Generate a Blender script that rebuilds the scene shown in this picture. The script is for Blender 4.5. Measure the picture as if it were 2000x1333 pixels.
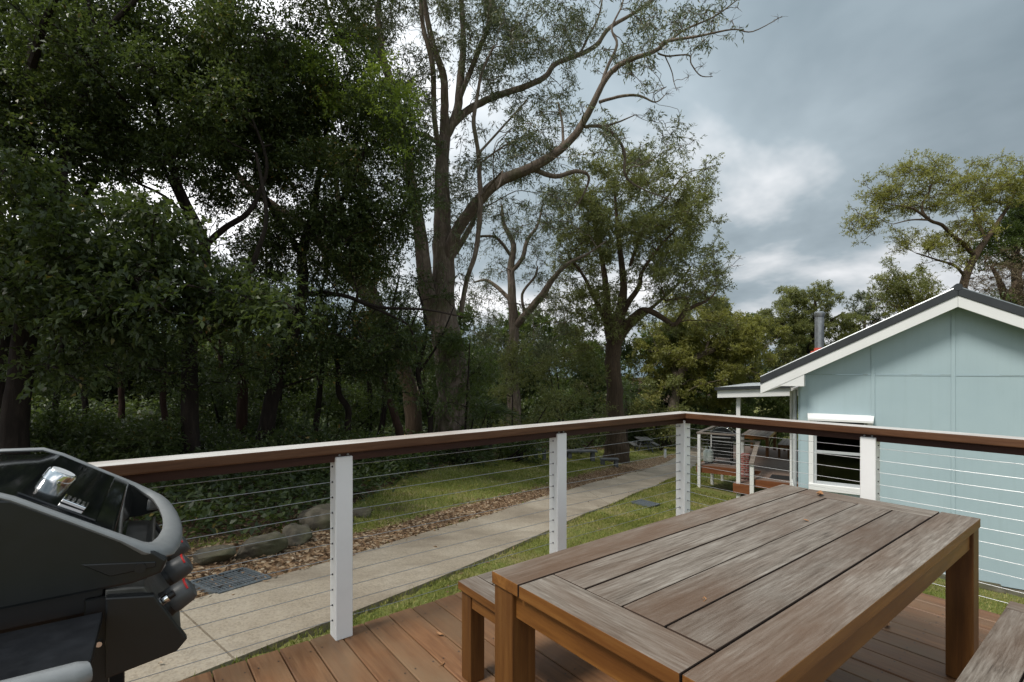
import bpy, bmesh, math, random
import numpy as np
from mathutils import Vector, Matrix

random.seed(7)
R = np.random.default_rng(11)
C = bpy.context.scene.collection
SC = bpy.context.scene
for o in list(bpy.data.objects):
    bpy.data.objects.remove(o)

# ------------------------------------------------------------------ camera
YAW = math.radians(37.63)
CW, SW = math.cos(YAW), math.sin(YAW)
CAMZ, F, CX, HY = 1.40, 989.0, 1000.0, 721.0
cam_d = bpy.data.cameras.new('camera')
cam_d.sensor_width = 36.0
cam_d.lens = F / 2000 * 36
cam_d.shift_y = (HY - 666.5) / 2000
cam_d.clip_start, cam_d.clip_end = 0.05, 3000
cam = bpy.data.objects.new('camera', cam_d)
C.objects.link(cam)
cam.location = (0, 0, CAMZ)
cam.rotation_euler = (math.radians(90), 0, -YAW)
SC.camera = cam

# ------------------------------------------------------------------ sky and sun
SUN_DIR = Vector((-0.80, 0.02, 1.15)).normalized()      # towards the sun
SUN_EL = math.asin(SUN_DIR.z)
SUN_AZ = math.atan2(SUN_DIR.x, SUN_DIR.y)
w = bpy.data.worlds.new('World')
SC.world = w
w.use_nodes = True
nt = w.node_tree
nt.nodes.clear()
def wn(t, **k):
    n = nt.nodes.new(t)
    for a, b in k.items(): setattr(n, a, b)
    return n
sky = wn('ShaderNodeTexSky', sky_type='NISHITA', sun_disc=False)
sky.sun_elevation = SUN_EL
sky.sun_rotation = SUN_AZ
bg1 = wn('ShaderNodeBackground'); bg1.inputs['Strength'].default_value = 0.12
nt.links.new(sky.outputs[0], bg1.inputs['Color'])
tc = wn('ShaderNodeTexCoord')
sep = wn('ShaderNodeSeparateXYZ'); nt.links.new(tc.outputs['Generated'], sep.inputs[0])
zz = wn('ShaderNodeMath', operation='MAXIMUM'); nt.links.new(sep.outputs['Z'], zz.inputs[0]); zz.inputs[1].default_value = 0.0
za = wn('ShaderNodeMath', operation='ADD'); nt.links.new(zz.outputs[0], za.inputs[0]); za.inputs[1].default_value = 0.22
dv = wn('ShaderNodeVectorMath', operation='DIVIDE'); nt.links.new(tc.outputs['Generated'], dv.inputs[0])
cmb = wn('ShaderNodeCombineXYZ')
for i in range(3): nt.links.new(za.outputs[0], cmb.inputs[i])
nt.links.new(cmb.outputs[0], dv.inputs[1])
mp = wn('ShaderNodeMapping'); nt.links.new(dv.outputs[0], mp.inputs[0])
mp.inputs['Location'].default_value = (3.42, 7.98, 0.056)
mp.inputs['Scale'].default_value = (0.62, 0.62, 0.25)
nz = wn('ShaderNodeTexNoise'); nt.links.new(mp.outputs[0], nz.inputs['Vector'])
nz.inputs['Scale'].default_value = 1.15; nz.inputs['Detail'].default_value = 6; nz.inputs['Roughness'].default_value = 0.52
nz.inputs['Distortion'].default_value = 0.25
rp = wn('ShaderNodeValToRGB'); nt.links.new(nz.outputs[0], rp.inputs[0])
e = rp.color_ramp.elements
e[0].position = 0.29; e[0].color = (0.085, 0.110, 0.128, 1)
m0 = e.new(0.39); m0.color = (0.116, 0.147, 0.170, 1)
e[1].position = 0.63; e[1].color = (0.50, 0.50, 0.51, 1)
m1 = e.new(0.47); m1.color = (0.172, 0.205, 0.228, 1)
m2 = e.new(0.545); m2.color = (0.325, 0.34, 0.355, 1)
# overcast skies brighten towards the zenith
zr = wn('ShaderNodeMapRange'); nt.links.new(zz.outputs[0], zr.inputs[0])
zr.inputs['From Min'].default_value = 0.0; zr.inputs['From Max'].default_value = 1.0
zr.inputs['To Min'].default_value = 0.95; zr.inputs['To Max'].default_value = 1.35
bg2 = wn('ShaderNodeBackground')
sdt = wn('ShaderNodeVectorMath', operation='DOT_PRODUCT'); nt.links.new(tc.outputs['Generated'], sdt.inputs[0]); sdt.inputs[1].default_value = tuple(SUN_DIR)
sgr = wn('ShaderNodeMapRange'); nt.links.new(sdt.outputs['Value'], sgr.inputs[0])
sgr.inputs['From Min'].default_value = -0.3; sgr.inputs['From Max'].default_value = 0.45; sgr.inputs['To Min'].default_value = 0.90; sgr.inputs['To Max'].default_value = 1.38
sml = wn('ShaderNodeMath', operation='MULTIPLY'); nt.links.new(zr.outputs[0], sml.inputs[0]); nt.links.new(sgr.outputs[0], sml.inputs[1])
nt.links.new(rp.outputs[0], bg2.inputs['Color']); nt.links.new(sml.outputs[0], bg2.inputs['Strength'])
nz2 = wn('ShaderNodeTexNoise'); nt.links.new(mp.outputs[0], nz2.inputs['Vector'])
nz2.inputs['Scale'].default_value = 2.1; nz2.inputs['Detail'].default_value = 4
cov = wn('ShaderNodeMapRange'); nt.links.new(nz2.outputs[0], cov.inputs[0])
cov.inputs['From Min'].default_value = 0.08; cov.inputs['From Max'].default_value = 0.2
mxs = wn('ShaderNodeMixShader')
nt.links.new(cov.outputs[0], mxs.inputs[0]); nt.links.new(bg1.outputs[0], mxs.inputs[1]); nt.links.new(bg2.outputs[0], mxs.inputs[2])
wo = wn('ShaderNodeOutputWorld'); nt.links.new(mxs.outputs[0], wo.inputs['Surface'])

sd = bpy.data.lights.new('sun', 'SUN')
sd.energy = 1.5; sd.angle = math.radians(16); sd.color = (1.0, 0.95, 0.87)
so = bpy.data.objects.new('sun', sd); C.objects.link(so)
so.rotation_euler = SUN_DIR.to_track_quat('Z', 'Y').to_euler()
so.location = (0, 0, 30)

SC.view_settings.view_transform = 'Standard'
SC.view_settings.look = 'None'
SC.view_settings.exposure = 1.25
SC.view_settings.gamma = 1.0
SC.render.engine = 'CYCLES'
SC.cycles.max_bounces = 6
SC.cycles.diffuse_bounces = 3
SC.cycles.transparent_max_bounces = 6

# ------------------------------------------------------------------ geometry helpers
def c2w(X, Z):                      # camera plan coordinates (right, forward) -> world x, y
    return (X * CW + Z * SW, -X * SW + Z * CW)
def P(x, y, Z):                     # photograph pixel at forward distance Z -> world point
    X = (x - CX) / F * Z
    a, b = c2w(X, Z)
    return np.array((a, b, CAMZ - (y - HY) / F * Z))
def w2c(x, y):
    return (x * CW - y * SW, x * SW + y * CW)

def soft(d):
    d = np.asarray(d, float)
    hi = 2.0 + 2.5 * (1 - np.exp(-(np.maximum(d, 2.0) - 2.0) / 2.5))
    lo = 0.25 * np.minimum(d, 0.0)
    return np.where(d > 2.0, hi, np.where(d < 0, lo, d))
def ground_z(x, y):
    X = np.asarray(x) * CW - np.asarray(y) * SW
    Z = np.asarray(x) * SW + np.asarray(y) * CW
    d = 0.1257 * X + 0.0858 * Z
    bump = 0.03 * np.sin(X * 1.3 + 0.7) * np.sin(Z * 0.9) * np.clip((Z - 4) / 6, 0, 1)
    return -0.206 - soft(d) + bump
def ground_hit(px, py):             # where the view ray through a pixel meets the ground
    lo, hi = 0.5, 200.0
    u, v = (px - CX) / F, (py - HY) / F
    last = 0.5
    t = 0.5
    while t < 150:
        a, b = c2w(u * t, t)
        if CAMZ - v * t <= ground_z(a, b):
            break
        last = t; t *= 1.02
    lo, hi = last, t
    for _ in range(30):
        m = 0.5 * (lo + hi)
        a, b = c2w(u * m, m)
        if CAMZ - v * m <= ground_z(a, b): hi = m
        else: lo = m
    a, b = c2w(u * lo, lo)
    return np.array((a, b, float(ground_z(a, b)))), lo
def G(px, Z):                       # ground point below pixel column px at distance Z
    a, b = c2w((px - CX) / F * Z, Z)
    return np.array((a, b, float(ground_z(a, b))))

def mesh_from(name, verts, faces, mats=(), midx=None, smooth=False):
    me = bpy.data.meshes.new(name)
    me.from_pydata([tuple(map(float, v)) for v in verts], [], faces)
    for m in mats: me.materials.append(m)
    if midx is not None: me.polygons.foreach_set('material_index', midx)
    if smooth: me.polygons.foreach_set('use_smooth', [True] * len(me.polygons))
    me.update()
    return me
def link(name, data, parent=None, loc=(0, 0, 0), rot=(0, 0, 0)):
    o = bpy.data.objects.new(name, data)
    C.objects.link(o)
    o.location = loc; o.rotation_euler = rot
    if parent is not None: o.parent = parent
    return o
def thing(name, label, cat, loc=(0, 0, 0), rz=0.0, group=None):
    o = link(name, None, None, loc, (0, 0, rz))
    o.empty_display_size = 0.2
    o['label'] = label; o['category'] = cat
    if group: o['group'] = group
    return o
def tag(o, label, cat, group=None):
    o['label'] = label; o['category'] = cat
    if group: o['group'] = group
    return o
def struct(o):
    o['kind'] = 'structure'; return o

class MB:
    def __init__(s): s.v = []; s.f = []; s.m = []
    def add(s, verts, faces, mi=0):
        b = len(s.v)
        s.v += [tuple(map(float, v)) for v in verts]
        s.f += [tuple(b + i for i in f) for f in faces]
        s.m += [mi] * len(faces)
        return s
    def box(s, x0, x1, y0, y1, z0, z1, mi=0):
        v = [(x, y, z) for z in (z0, z1) for y in (y0, y1) for x in (x0, x1)]
        f = [(0, 2, 3, 1), (4, 5, 7, 6), (0, 1, 5, 4), (2, 6, 7, 3), (0, 4, 6, 2), (1, 3, 7, 5)]
        return s.add(v, f, mi)
    def prism_y(s, prof, y0, y1, mi=0):      # profile in (x, z) extruded along y
        n = len(prof)
        v = [(x, y0, z) for x, z in prof] + [(x, y1, z) for x, z in prof]
        f = [tuple(range(n)), tuple(range(2 * n - 1, n - 1, -1))]
        f += [(i, n + i, n + (i + 1) % n, (i + 1) % n) for i in range(n)]
        return s.add(v, f, mi)
    def tube(s, pts, rad, k=8, mi=0, caps=True, flat=1.0, up=(0, 0, 1)):
        pts = [Vector(p) for p in pts]
        if not hasattr(rad, '__len__'): rad = [rad] * len(pts)
        rings = []
        a = None
        for i, p in enumerate(pts):
            t = (pts[min(i + 1, len(pts) - 1)] - pts[max(i - 1, 0)]).normalized()
            if a is None or up != (0, 0, 1):
                r = Vector(up)
                if abs(t.dot(r)) > 0.95: r = Vector((1, 0, 0))
                a = t.cross(r).normalized()
            else:
                a = (a - t * a.dot(t)).normalized()
            b = a.cross(t)
            rings.append([p + (a * math.cos(q) + b * math.sin(q) * flat) * rad[i]
                          for q in [2 * math.pi * j / k for j in range(k)]])
        v = [q for r_ in rings for q in r_]
        f = []
        for i in range(len(pts) - 1):
            for j in range(k):
                f.append((i * k + j, i * k + (j + 1) % k, (i + 1) * k + (j + 1) % k, (i + 1) * k + j))
        if caps:
            f.append(tuple(range(k))[::-1]); f.append(tuple(range((len(pts) - 1) * k, len(pts) * k)))
        return s.add(v, f, mi)
    def data(s, name, mats, bevel=0.0, seg=1, smooth=False):
        me = mesh_from(name, s.v, s.f, mats, s.m)
        bm = bmesh.new(); bm.from_mesh(me)
        bmesh.ops.recalc_face_normals(bm, faces=bm.faces)
        if bevel > 0:
            ed = [e_ for e_ in bm.edges if len(e_.link_faces) == 2 and e_.calc_face_angle() > 0.5]
            bmesh.ops.bevel(bm, geom=ed, offset=bevel, segments=seg, affect='EDGES', profile=0.6, clamp_overlap=True, material=-1)
        bm.to_mesh(me); bm.free()
        if smooth:
            for p in me.polygons: p.use_smooth = True
            try: me.set_sharp_from_angle(angle=math.radians(42))
            except Exception: pass
        return me
    def build(s, name, mats, parent=None, loc=(0, 0, 0), rot=(0, 0, 0), **k):
        if not isinstance(mats, (list, tuple)): mats = [mats]
        return link(name, s.data(name, mats, **k), parent, loc, rot)

def copy_tree(o, parent=None):
    c = o.copy(); C.objects.link(c)
    if parent is not None: c.parent = parent
    for ch in list(o.children): copy_tree(ch, c)
    return c

# ------------------------------------------------------------------ materials
class NT:
    def __init__(s, name):
        s.m = bpy.data.materials.new(name); s.m.use_nodes = True
        s.t = s.m.node_tree
        s.b = s.t.nodes['Principled BSDF']
        s.out = s.t.nodes['Material Output']
    def n(s, typ, ins=None, **a):
        q = s.t.nodes.new(typ)
        for k, v in a.items(): setattr(q, k, v)
        for k, v in (ins or {}).items():
            if isinstance(v, bpy.types.NodeSocket): s.t.links.new(v, q.inputs[k])
            else: q.inputs[k].default_value = v
        return q
    def link(s, a, b): s.t.links.new(a, b)
    def ramp(s, fac, stops):
        q = s.n('ShaderNodeValToRGB'); s.link(fac, q.inputs[0])
        el = q.color_ramp.elements
        el[0].position, el[0].color = stops[0][0], (*stops[0][1], 1)
        el[1].position, el[1].color = stops[-1][0], (*stops[-1][1], 1)
        for p, c in stops[1:-1]: el.new(p).color = (*c, 1)
        return q.outputs[0]
    def noise(s, vec, scale, detail=6, rough=0.55, dist=0.0):
        return s.n('ShaderNodeTexNoise', {'Vector': vec, 'Scale': scale, 'Detail': detail, 'Roughness': rough, 'Distortion': dist}).outputs[0]
    def mix(s, fac, a, b, mode='MIX'):
        q = s.n('ShaderNodeMix', data_type='RGBA', blend_type=mode)
        for i, v in ((0, fac), (6, a), (7, b)):
            if isinstance(v, bpy.types.NodeSocket): s.link(v, q.inputs[i])
            else: q.inputs[i].default_value = v if i == 0 else (*v, 1)
        return q.outputs[2]
    def math(s, op, a, b=0.0):
        q = s.n('ShaderNodeMath', operation=op)
        for i, v in ((0, a), (1, b)):
            if isinstance(v, bpy.types.NodeSocket): s.link(v, q.inputs[i])
            else: q.inputs[i].default_value = v
        return q.outputs[0]
    def bump(s, h, strength=0.3, dist=0.01):
        s.link(s.n('ShaderNodeBump', {'Height': h, 'Strength': strength, 'Distance': dist}).outputs[0], s.b.inputs['Normal'])

def M_plain(name, col, rough=0.5, metal=0.0, var=0.12, nscale=6.0, bump=0.0, spec=0.5):
    q = NT(name)
    co = q.n('ShaderNodeTexCoord').outputs['Object']
    n1 = q.noise(co, nscale, 6, 0.6)
    a = tuple(max(0, c * (1 - var)) for c in col); b = tuple(min(1, c * (1 + var)) for c in col)
    q.link(q.ramp(n1, [(0.3, a), (0.7, b)]), q.b.inputs['Base Color'])
    n2 = q.noise(co, nscale * 4, 4, 0.6)
    rr = q.n('ShaderNodeMapRange', {0: n2, 3: max(0.02, rough - 0.08), 4: min(1, rough + 0.08)})
    q.link(rr.outputs[0], q.b.inputs['Roughness'])
    q.b.inputs['Metallic'].default_value = metal
    q.b.inputs['Specular IOR Level'].default_value = spec
    if bump: q.bump(n2, bump, 0.004)
    return q.m

def M_wood(name, stops, blotch=None, axis='X', rough=0.6, fine=70, var=0.25, bump=0.35, spec=0.35, blotch_amt=0.5, bscale=3.0):
    q = NT(name)
    tc_ = q.n('ShaderNodeTexCoord').outputs['Object']
    oi = q.n('ShaderNodeObjectInfo').outputs['Random']
    off = q.n('ShaderNodeCombineXYZ', {0: q.math('MULTIPLY', oi, 37.0), 1: q.math('MULTIPLY', oi, 91.0), 2: q.math('MULTIPLY', oi, 13.0)}).outputs[0]
    v = q.n('ShaderNodeVectorMath', {0: tc_, 1: off}, operation='ADD').outputs[0]
    sc = {'X': (0.06, 1, 1), 'Y': (1, 0.06, 1), 'Z': (1, 1, 0.06)}[axis]
    g = q.n('ShaderNodeMapping', {'Vector': v, 'Scale': sc}).outputs[0]
    n1 = q.noise(g, fine, 8, 0.68, 0.4)
    n0 = q.noise(g, fine * 0.22, 5, 0.6, 1.2)
    h = q.math('ADD', q.math('MULTIPLY', n1, 0.6), q.math('MULTIPLY', n0, 0.4))
    col = q.ramp(h, stops)
    if blotch:
        nb = q.noise(q.n('ShaderNodeMapping', {'Vector': v, 'Scale': tuple(0.35 if s_ < 1 else 1 for s_ in sc)}).outputs[0], bscale, 6, 0.62)
        fb = q.n('ShaderNodeMapRange', {0: nb, 1: 0.42, 2: 0.66, 3: 0.0, 4: blotch_amt}).outputs[0]
        col = q.mix(fb, col, blotch)
    lo = 1 - var
    br = q.n('ShaderNodeMapRange', {0: oi, 3: lo, 4: 1 + var}).outputs[0]
    hs = q.n('ShaderNodeHueSaturation', {'Color': col, 'Value': br, 'Hue': 0.5, 'Saturation': 1.0})
    q.link(hs.outputs[0], q.b.inputs['Base Color'])
    rr = q.n('ShaderNodeMapRange', {0: n1, 3: rough - 0.12, 4: rough + 0.15})
    q.link(rr.outputs[0], q.b.inputs['Roughness'])
    q.b.inputs['Specular IOR Level'].default_value = spec
    q.bump(h, bump, 0.003)
    return q.m

def M_leaf(name, stops, trans, rough=0.42, tfac=0.28, spec=0.5):
    q = NT(name)
    at = q.n('ShaderNodeAttribute', attribute_name='tint').outputs['Fac']
    col = q.ramp(at, stops)
    q.link(col, q.b.inputs['Base Color'])
    q.b.inputs['Roughness'].default_value = rough
    q.b.inputs['Specular IOR Level'].default_value = spec
    tr = q.n('ShaderNodeBsdfTranslucent')
    q.link(q.mix(0.5, col, trans, 'MIX'), tr.inputs['Color'])
    ms = q.n('ShaderNodeMixShader', {0: tfac, 1: q.b.outputs[0], 2: tr.outputs[0]})
    q.link(ms.outputs[0], q.out.inputs['Surface'])
    return q.m

def M_bark(name, a, b, c, sc=(9, 9, 1.6), moss=None):
    q = NT(name)
    co = q.n('ShaderNodeTexCoord').outputs['Object']
    g = q.n('ShaderNodeMapping', {'Vector': co, 'Scale': sc}).outputs[0]
    n1 = q.noise(g, 1.6, 8, 0.7, 0.6)
    n2 = q.noise(co, 0.7, 4, 0.6)
    col = q.ramp(n1, [(0.3, a), (0.52, b), (0.72, c)])
    col = q.mix(q.n('ShaderNodeMapRange', {0: n2, 1: 0.4, 2: 0.65, 4: 0.55}).outputs[0], col, tuple(x * 0.55 for x in b))
    if moss:
        n3 = q.noise(co, 1.7, 5, 0.6)
        col = q.mix(q.n('ShaderNodeMapRange', {0: n3, 1: 0.5, 2: 0.68, 4: 0.7}).outputs[0], col, moss)
    q.link(col, q.b.inputs['Base Color'])
    q.b.inputs['Roughness'].default_value = 0.9
    q.b.inputs['Specular IOR Level'].default_value = 0.2
    q.bump(n1, 0.7, 0.03)
    return q.m

MT = {}
MT['table_top'] = M_wood('weathered_table_timber', [(0.32, (0.038, 0.029, 0.022)), (0.42, (0.118, 0.094, 0.073)), (0.52, (0.188, 0.158, 0.130)), (0.68, (0.315, 0.285, 0.248))],
                         blotch=(0.098, 0.054, 0.030), rough=0.58, fine=125, var=0.12, bump=0.6, blotch_amt=0.8, bscale=2.6, spec=0.35)
MT['gap'] = M_plain('dirty_shaded_plank_edge', (0.035, 0.018, 0.010), 0.8, var=0.3, nscale=20)  # dirt and the shade between planks, both put into one dark colour
MT['oiled'] = M_wood('oiled_table_timber', [(0.28, (0.070, 0.025, 0.006)), (0.5, (0.175, 0.072, 0.016)), (0.72, (0.29, 0.142, 0.038))],
                     blotch=(0.085, 0.03, 0.009), rough=0.45, fine=45, var=0.12, bump=0.2)
MT['oiled_z'] = M_wood('oiled_leg_timber', [(0.28, (0.055, 0.020, 0.006)), (0.5, (0.130, 0.054, 0.013)), (0.72, (0.21, 0.100, 0.028))],
                       blotch=(0.07, 0.026, 0.009), axis='Z', rough=0.45, fine=45, var=0.12, bump=0.2)
MT['deck'] = M_wood('deck_timber', [(0.27, (0.070, 0.031, 0.014)), (0.46, (0.150, 0.070, 0.032)), (0.6, (0.205, 0.103, 0.048)), (0.76, (0.27, 0.155, 0.082))],
                    blotch=(0.175, 0.115, 0.066), axis='Y', rough=0.50, fine=60, var=0.20, bump=0.3, blotch_amt=0.75, bscale=3.5, spec=0.4)
MT['far_deck'] = M_wood('far_deck_timber', [(0.3, (0.10, 0.062, 0.045)), (0.5, (0.16, 0.11, 0.085)), (0.7, (0.23, 0.175, 0.15))], axis='X', rough=0.6, fine=25, var=0.05)
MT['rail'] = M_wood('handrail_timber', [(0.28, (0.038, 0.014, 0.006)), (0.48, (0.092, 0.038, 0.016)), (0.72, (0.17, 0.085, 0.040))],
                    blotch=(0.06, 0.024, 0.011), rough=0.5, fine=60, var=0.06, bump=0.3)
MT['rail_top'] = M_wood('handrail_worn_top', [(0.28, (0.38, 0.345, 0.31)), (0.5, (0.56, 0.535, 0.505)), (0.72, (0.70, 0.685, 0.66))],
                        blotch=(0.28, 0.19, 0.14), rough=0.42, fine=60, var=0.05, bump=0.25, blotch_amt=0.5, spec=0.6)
MT['subrail'] = M_wood('subrail_timber', [(0.3, (0.016, 0.005, 0.003)), (0.5, (0.035, 0.011, 0.006)), (0.7, (0.06, 0.022, 0.011))], rough=0.6, fine=50, var=0.05)
MT['fascia'] = M_wood('deck_fascia_timber', [(0.3, (0.09, 0.028, 0.011)), (0.5, (0.16, 0.055, 0.021)), (0.7, (0.23, 0.09, 0.038))], rough=0.5, fine=30, var=0.05)
MT['grey_timber'] = M_wood('greyed_timber', [(0.3, (0.10, 0.08, 0.066)), (0.5, (0.17, 0.142, 0.12)), (0.7, (0.25, 0.22, 0.195))], rough=0.7, fine=40, var=0.05)
MT['white'] = M_plain('white_paint', (0.79, 0.79, 0.785), 0.42, var=0.06, nscale=3.0, bump=0.04)
MT['white_house'] = M_plain('white_house_paint', (0.72, 0.72, 0.71), 0.45, var=0.04, nscale=2.0)
MT['steel'] = M_plain('stainless_cable', (0.36, 0.365, 0.37), 0.38, metal=0.85, var=0.1, nscale=90)
MT['dark_metal'] = M_plain('dark_fitting', (0.035, 0.035, 0.04), 0.4, metal=0.3)
q = NT('pale_blue_wall_sheet')
co = q.n('ShaderNodeTexCoord').outputs['Object']
n1 = q.noise(co, 1.2, 5, 0.6)
n2 = q.noise(q.n('ShaderNodeMapping', {'Vector': co, 'Scale': (9, 9, 0.5)}).outputs[0], 1.5, 6, 0.65)
cw_ = q.ramp(n1, [(0.3, (0.325, 0.420, 0.455)), (0.7, (0.362, 0.458, 0.49))])
cw_ = q.mix(q.n('ShaderNodeMapRange', {0: n2, 1: 0.50, 2: 0.78, 4: 0.22}).outputs[0], cw_, (0.235, 0.305, 0.315))
q.link(cw_, q.b.inputs['Base Color']); q.b.inputs['Roughness'].default_value = 0.55
q.bump(n1, 0.25, 0.02)
MT['blue_wall'] = q.m
MT['charcoal'] = M_plain('charcoal_roof_steel', (0.028, 0.031, 0.034), 0.4, var=0.15)
MT['roof_light'] = M_plain('pale_roof_sheet', (0.55, 0.56, 0.56), 0.4, metal=0.2)
MT['alu'] = M_plain('grey_window_frame', (0.42, 0.44, 0.45), 0.4, var=0.06)
MT['galv'] = M_plain('galvanised_steel', (0.30, 0.315, 0.325), 0.38, metal=0.7, var=0.18, nscale=14)
MT['grate'] = M_plain('dull_grate_steel', (0.135, 0.155, 0.17), 0.55, metal=0.5, var=0.25, nscale=20)
MT['red'] = M_plain('red_flashing', (0.45, 0.06, 0.035), 0.45)
MT['gate_red'] = M_plain('red_knob_mark', (0.42, 0.014, 0.012), 0.4, var=0.02)
MT['bbq_body'] = M_plain('charcoal_plastic', (0.0065, 0.0078, 0.009), 0.36, var=0.06, nscale=8, bump=0.06)
MT['bbq_rim'] = M_plain('grey_cast_rim', (0.19, 0.197, 0.20), 0.42, var=0.08, nscale=30, bump=0.08)
MT['bbq_gloss'] = M_plain('black_enamel', (0.004, 0.0045, 0.006), 0.10, var=0.1)
MT['bbq_black'] = M_plain('black_powdercoat', (0.004, 0.004, 0.0045), 0.5)
MT['shelf'] = M_plain('black_shelf_laminate', (0.007, 0.008, 0.010), 0.36, var=0.5, nscale=9)
MT['knob'] = M_plain('grey_knob', (0.060, 0.061, 0.062), 0.45, nscale=60)
MT['chrome'] = M_plain('chrome', (0.78, 0.79, 0.80), 0.08, metal=1.0, var=0.03)
MT['tray'] = M_plain('dull_steel_tray', (0.11, 0.107, 0.10), 0.42, metal=0.6, var=0.3, nscale=20)
MT['gas'] = M_plain('pale_gas_bottle', (0.42, 0.47, 0.44), 0.45)
MT['mat'] = M_plain('black_rubber', (0.012, 0.012, 0.013), 0.9)
MT['stone_dark'] = M_plain('dark_bench_stone', (0.085, 0.088, 0.09), 0.8, var=0.35, nscale=6, bump=0.2)
MT['white_slab'] = M_plain('pale_slab', (0.55, 0.56, 0.57), 0.6)
MT['fallen'] = M_plain('dry_brown_leaf', (0.24, 0.115, 0.045), 0.6, var=0.4, nscale=60)
MT['joint'] = M_plain('joint_soil', (0.05, 0.045, 0.035), 0.95)

# glass
q = NT('window_glass')
fr = q.n('ShaderNodeFresnel', {'IOR': 1.5}).outputs[0]
gl = q.n('ShaderNodeBsdfGlossy', {'Roughness': 0.03, 'Color': (0.9, 0.92, 0.95, 1)})
tr = q.n('ShaderNodeBsdfTransparent', {'Color': (0.55, 0.58, 0.58, 1)})
q.link(q.n('ShaderNodeMixShader', {0: fr, 1: tr.outputs[0], 2: gl.outputs[0]}).outputs[0], q.out.inputs['Surface'])
MT['glass'] = q.m
# red brick
q = NT('red_brick')
bt = q.n('ShaderNodeTexBrick', {'Vector': q.n('ShaderNodeMapping', {'Vector': q.n('ShaderNodeTexCoord').outputs['Object'], 'Rotation': (math.pi / 2, 0, 0)}).outputs[0],
         'Color1': (0.30, 0.07, 0.055, 1), 'Color2': (0.22, 0.05, 0.045, 1), 'Mortar': (0.4, 0.35, 0.32, 1), 'Scale': 4.0, 'Mortar Size': 0.03})
q.link(bt.outputs[0], q.b.inputs['Base Color']); q.b.inputs['Roughness'].default_value = 0.9
MT['brick'] = q.m
# concrete path with exposed aggregate and stains
q = NT('aggregate_concrete')
co = q.n('ShaderNodeTexCoord').outputs['Object']
n1 = q.noise(co, 1.1, 7, 0.62); n2 = q.noise(co, 140, 3, 0.6)
vo = q.n('ShaderNodeTexVoronoi', {'Vector': co, 'Scale': 75.0})
base = q.ramp(n1, [(0.3, (0.185, 0.150, 0.110)), (0.5, (0.265, 0.222, 0.168)), (0.7, (0.33, 0.285, 0.225))])
sp = q.ramp(vo.outputs['Color'], [(0.2, (0.84, 0.82, 0.79)), (0.5, (1, 1, 1)), (0.8, (1.08, 1.07, 1.04))])
base = q.mix(1.0, base, sp, 'MULTIPLY')
st = q.noise(q.n('ShaderNodeMapping', {'Vector': co, 'Rotation': (0, 0, 0.5), 'Scale': (0.5, 1.6, 1)}).outputs[0], 0.9, 6, 0.7)
base = q.mix(q.n('ShaderNodeMapRange', {0: st, 1: 0.48, 2: 0.68, 4: 0.7}).outputs[0], base, (0.135, 0.105, 0.075))
q.link(base, q.b.inputs['Base Color']); q.b.inputs['Roughness'].default_value = 0.85
q.bump(q.math('ADD', n2, vo.outputs['Distance']), 0.35, 0.004)
MT['concrete'] = q.m
# rock
q = NT('sandstone_rock')
co = q.n('ShaderNodeTexCoord').outputs['Object']
n1 = q.noise(co, 5, 8, 0.65); n2 = q.noise(co, 1.6, 4, 0.6)
cl = q.ramp(n1, [(0.3, (0.024, 0.020, 0.014)), (0.5, (0.080, 0.066, 0.046)), (0.72, (0.19, 0.165, 0.128))])
cl = q.mix(q.n('ShaderNodeMapRange', {0: n2, 1: 0.42, 2: 0.6, 4: 0.85}).outputs[0], cl, (0.055, 0.052, 0.020))
q.link(cl, q.b.inputs['Base Color']); q.b.inputs['Roughness'].default_value = 0.92
q.bump(n1, 0.8, 0.03)
MT['rock'] = q.m
# ground: attributes 'litter' and 'forest' say what lies on the soil
q = NT('ground_cover')
co = q.n('ShaderNodeTexCoord').outputs['Object']
nA = q.noise(co, 1.3, 6, 0.6); nB = q.noise(co, 38, 5, 0.65); nC = q.noise(co, 0.45, 4, 0.55)
grass = q.ramp(nB, [(0.3, (0.070, 0.085, 0.022)), (0.5, (0.135, 0.155, 0.038)), (0.7, (0.22, 0.21, 0.068))])
dry = q.ramp(nB, [(0.3, (0.17, 0.125, 0.055)), (0.7, (0.32, 0.265, 0.14))])
gr = q.mix(q.n('ShaderNodeMapRange', {0: nA, 1: 0.47, 2: 0.66, 4: 0.8}).outputs[0], grass, dry)
soil = q.ramp(nB, [(0.3, (0.05, 0.035, 0.022)), (0.5, (0.115, 0.078, 0.05)), (0.72, (0.22, 0.155, 0.10))])
gr = q.mix(q.n('ShaderNodeMapRange', {0: nC, 1: 0.60, 2: 0.68, 4: 0.85}).outputs[0], gr, soil)
vl = q.n('ShaderNodeTexVoronoi', {'Vector': co, 'Scale': 26.0})
lit = q.ramp(vl.outputs['Color'], [(0.2, (0.06, 0.035, 0.02)), (0.45, (0.17, 0.10, 0.055)), (0.65, (0.28, 0.18, 0.10)), (0.85, (0.42, 0.33, 0.23))])
aL = q.n('ShaderNodeAttribute', attribute_name='litter').outputs['Fac']
aF = q.n('ShaderNodeAttribute', attribute_name='forest').outputs['Fac']
jn = q.math('MULTIPLY', q.math('SUBTRACT', nB, 0.5), 1.1)
fL = q.n('ShaderNodeMapRange', {0: q.math('ADD', aL, jn), 1: 0.35, 2: 0.65}).outputs[0]
fF = q.n('ShaderNodeMapRange', {0: q.math('ADD', aF, jn), 1: 0.35, 2: 0.65}).outputs[0]
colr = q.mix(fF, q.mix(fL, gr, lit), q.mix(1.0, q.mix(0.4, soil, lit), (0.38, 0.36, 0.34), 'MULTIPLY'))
q.link(colr, q.b.inputs['Base Color']); q.b.inputs['Roughness'].default_value = 0.95
q.b.inputs['Specular IOR Level'].default_value = 0.15
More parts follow.
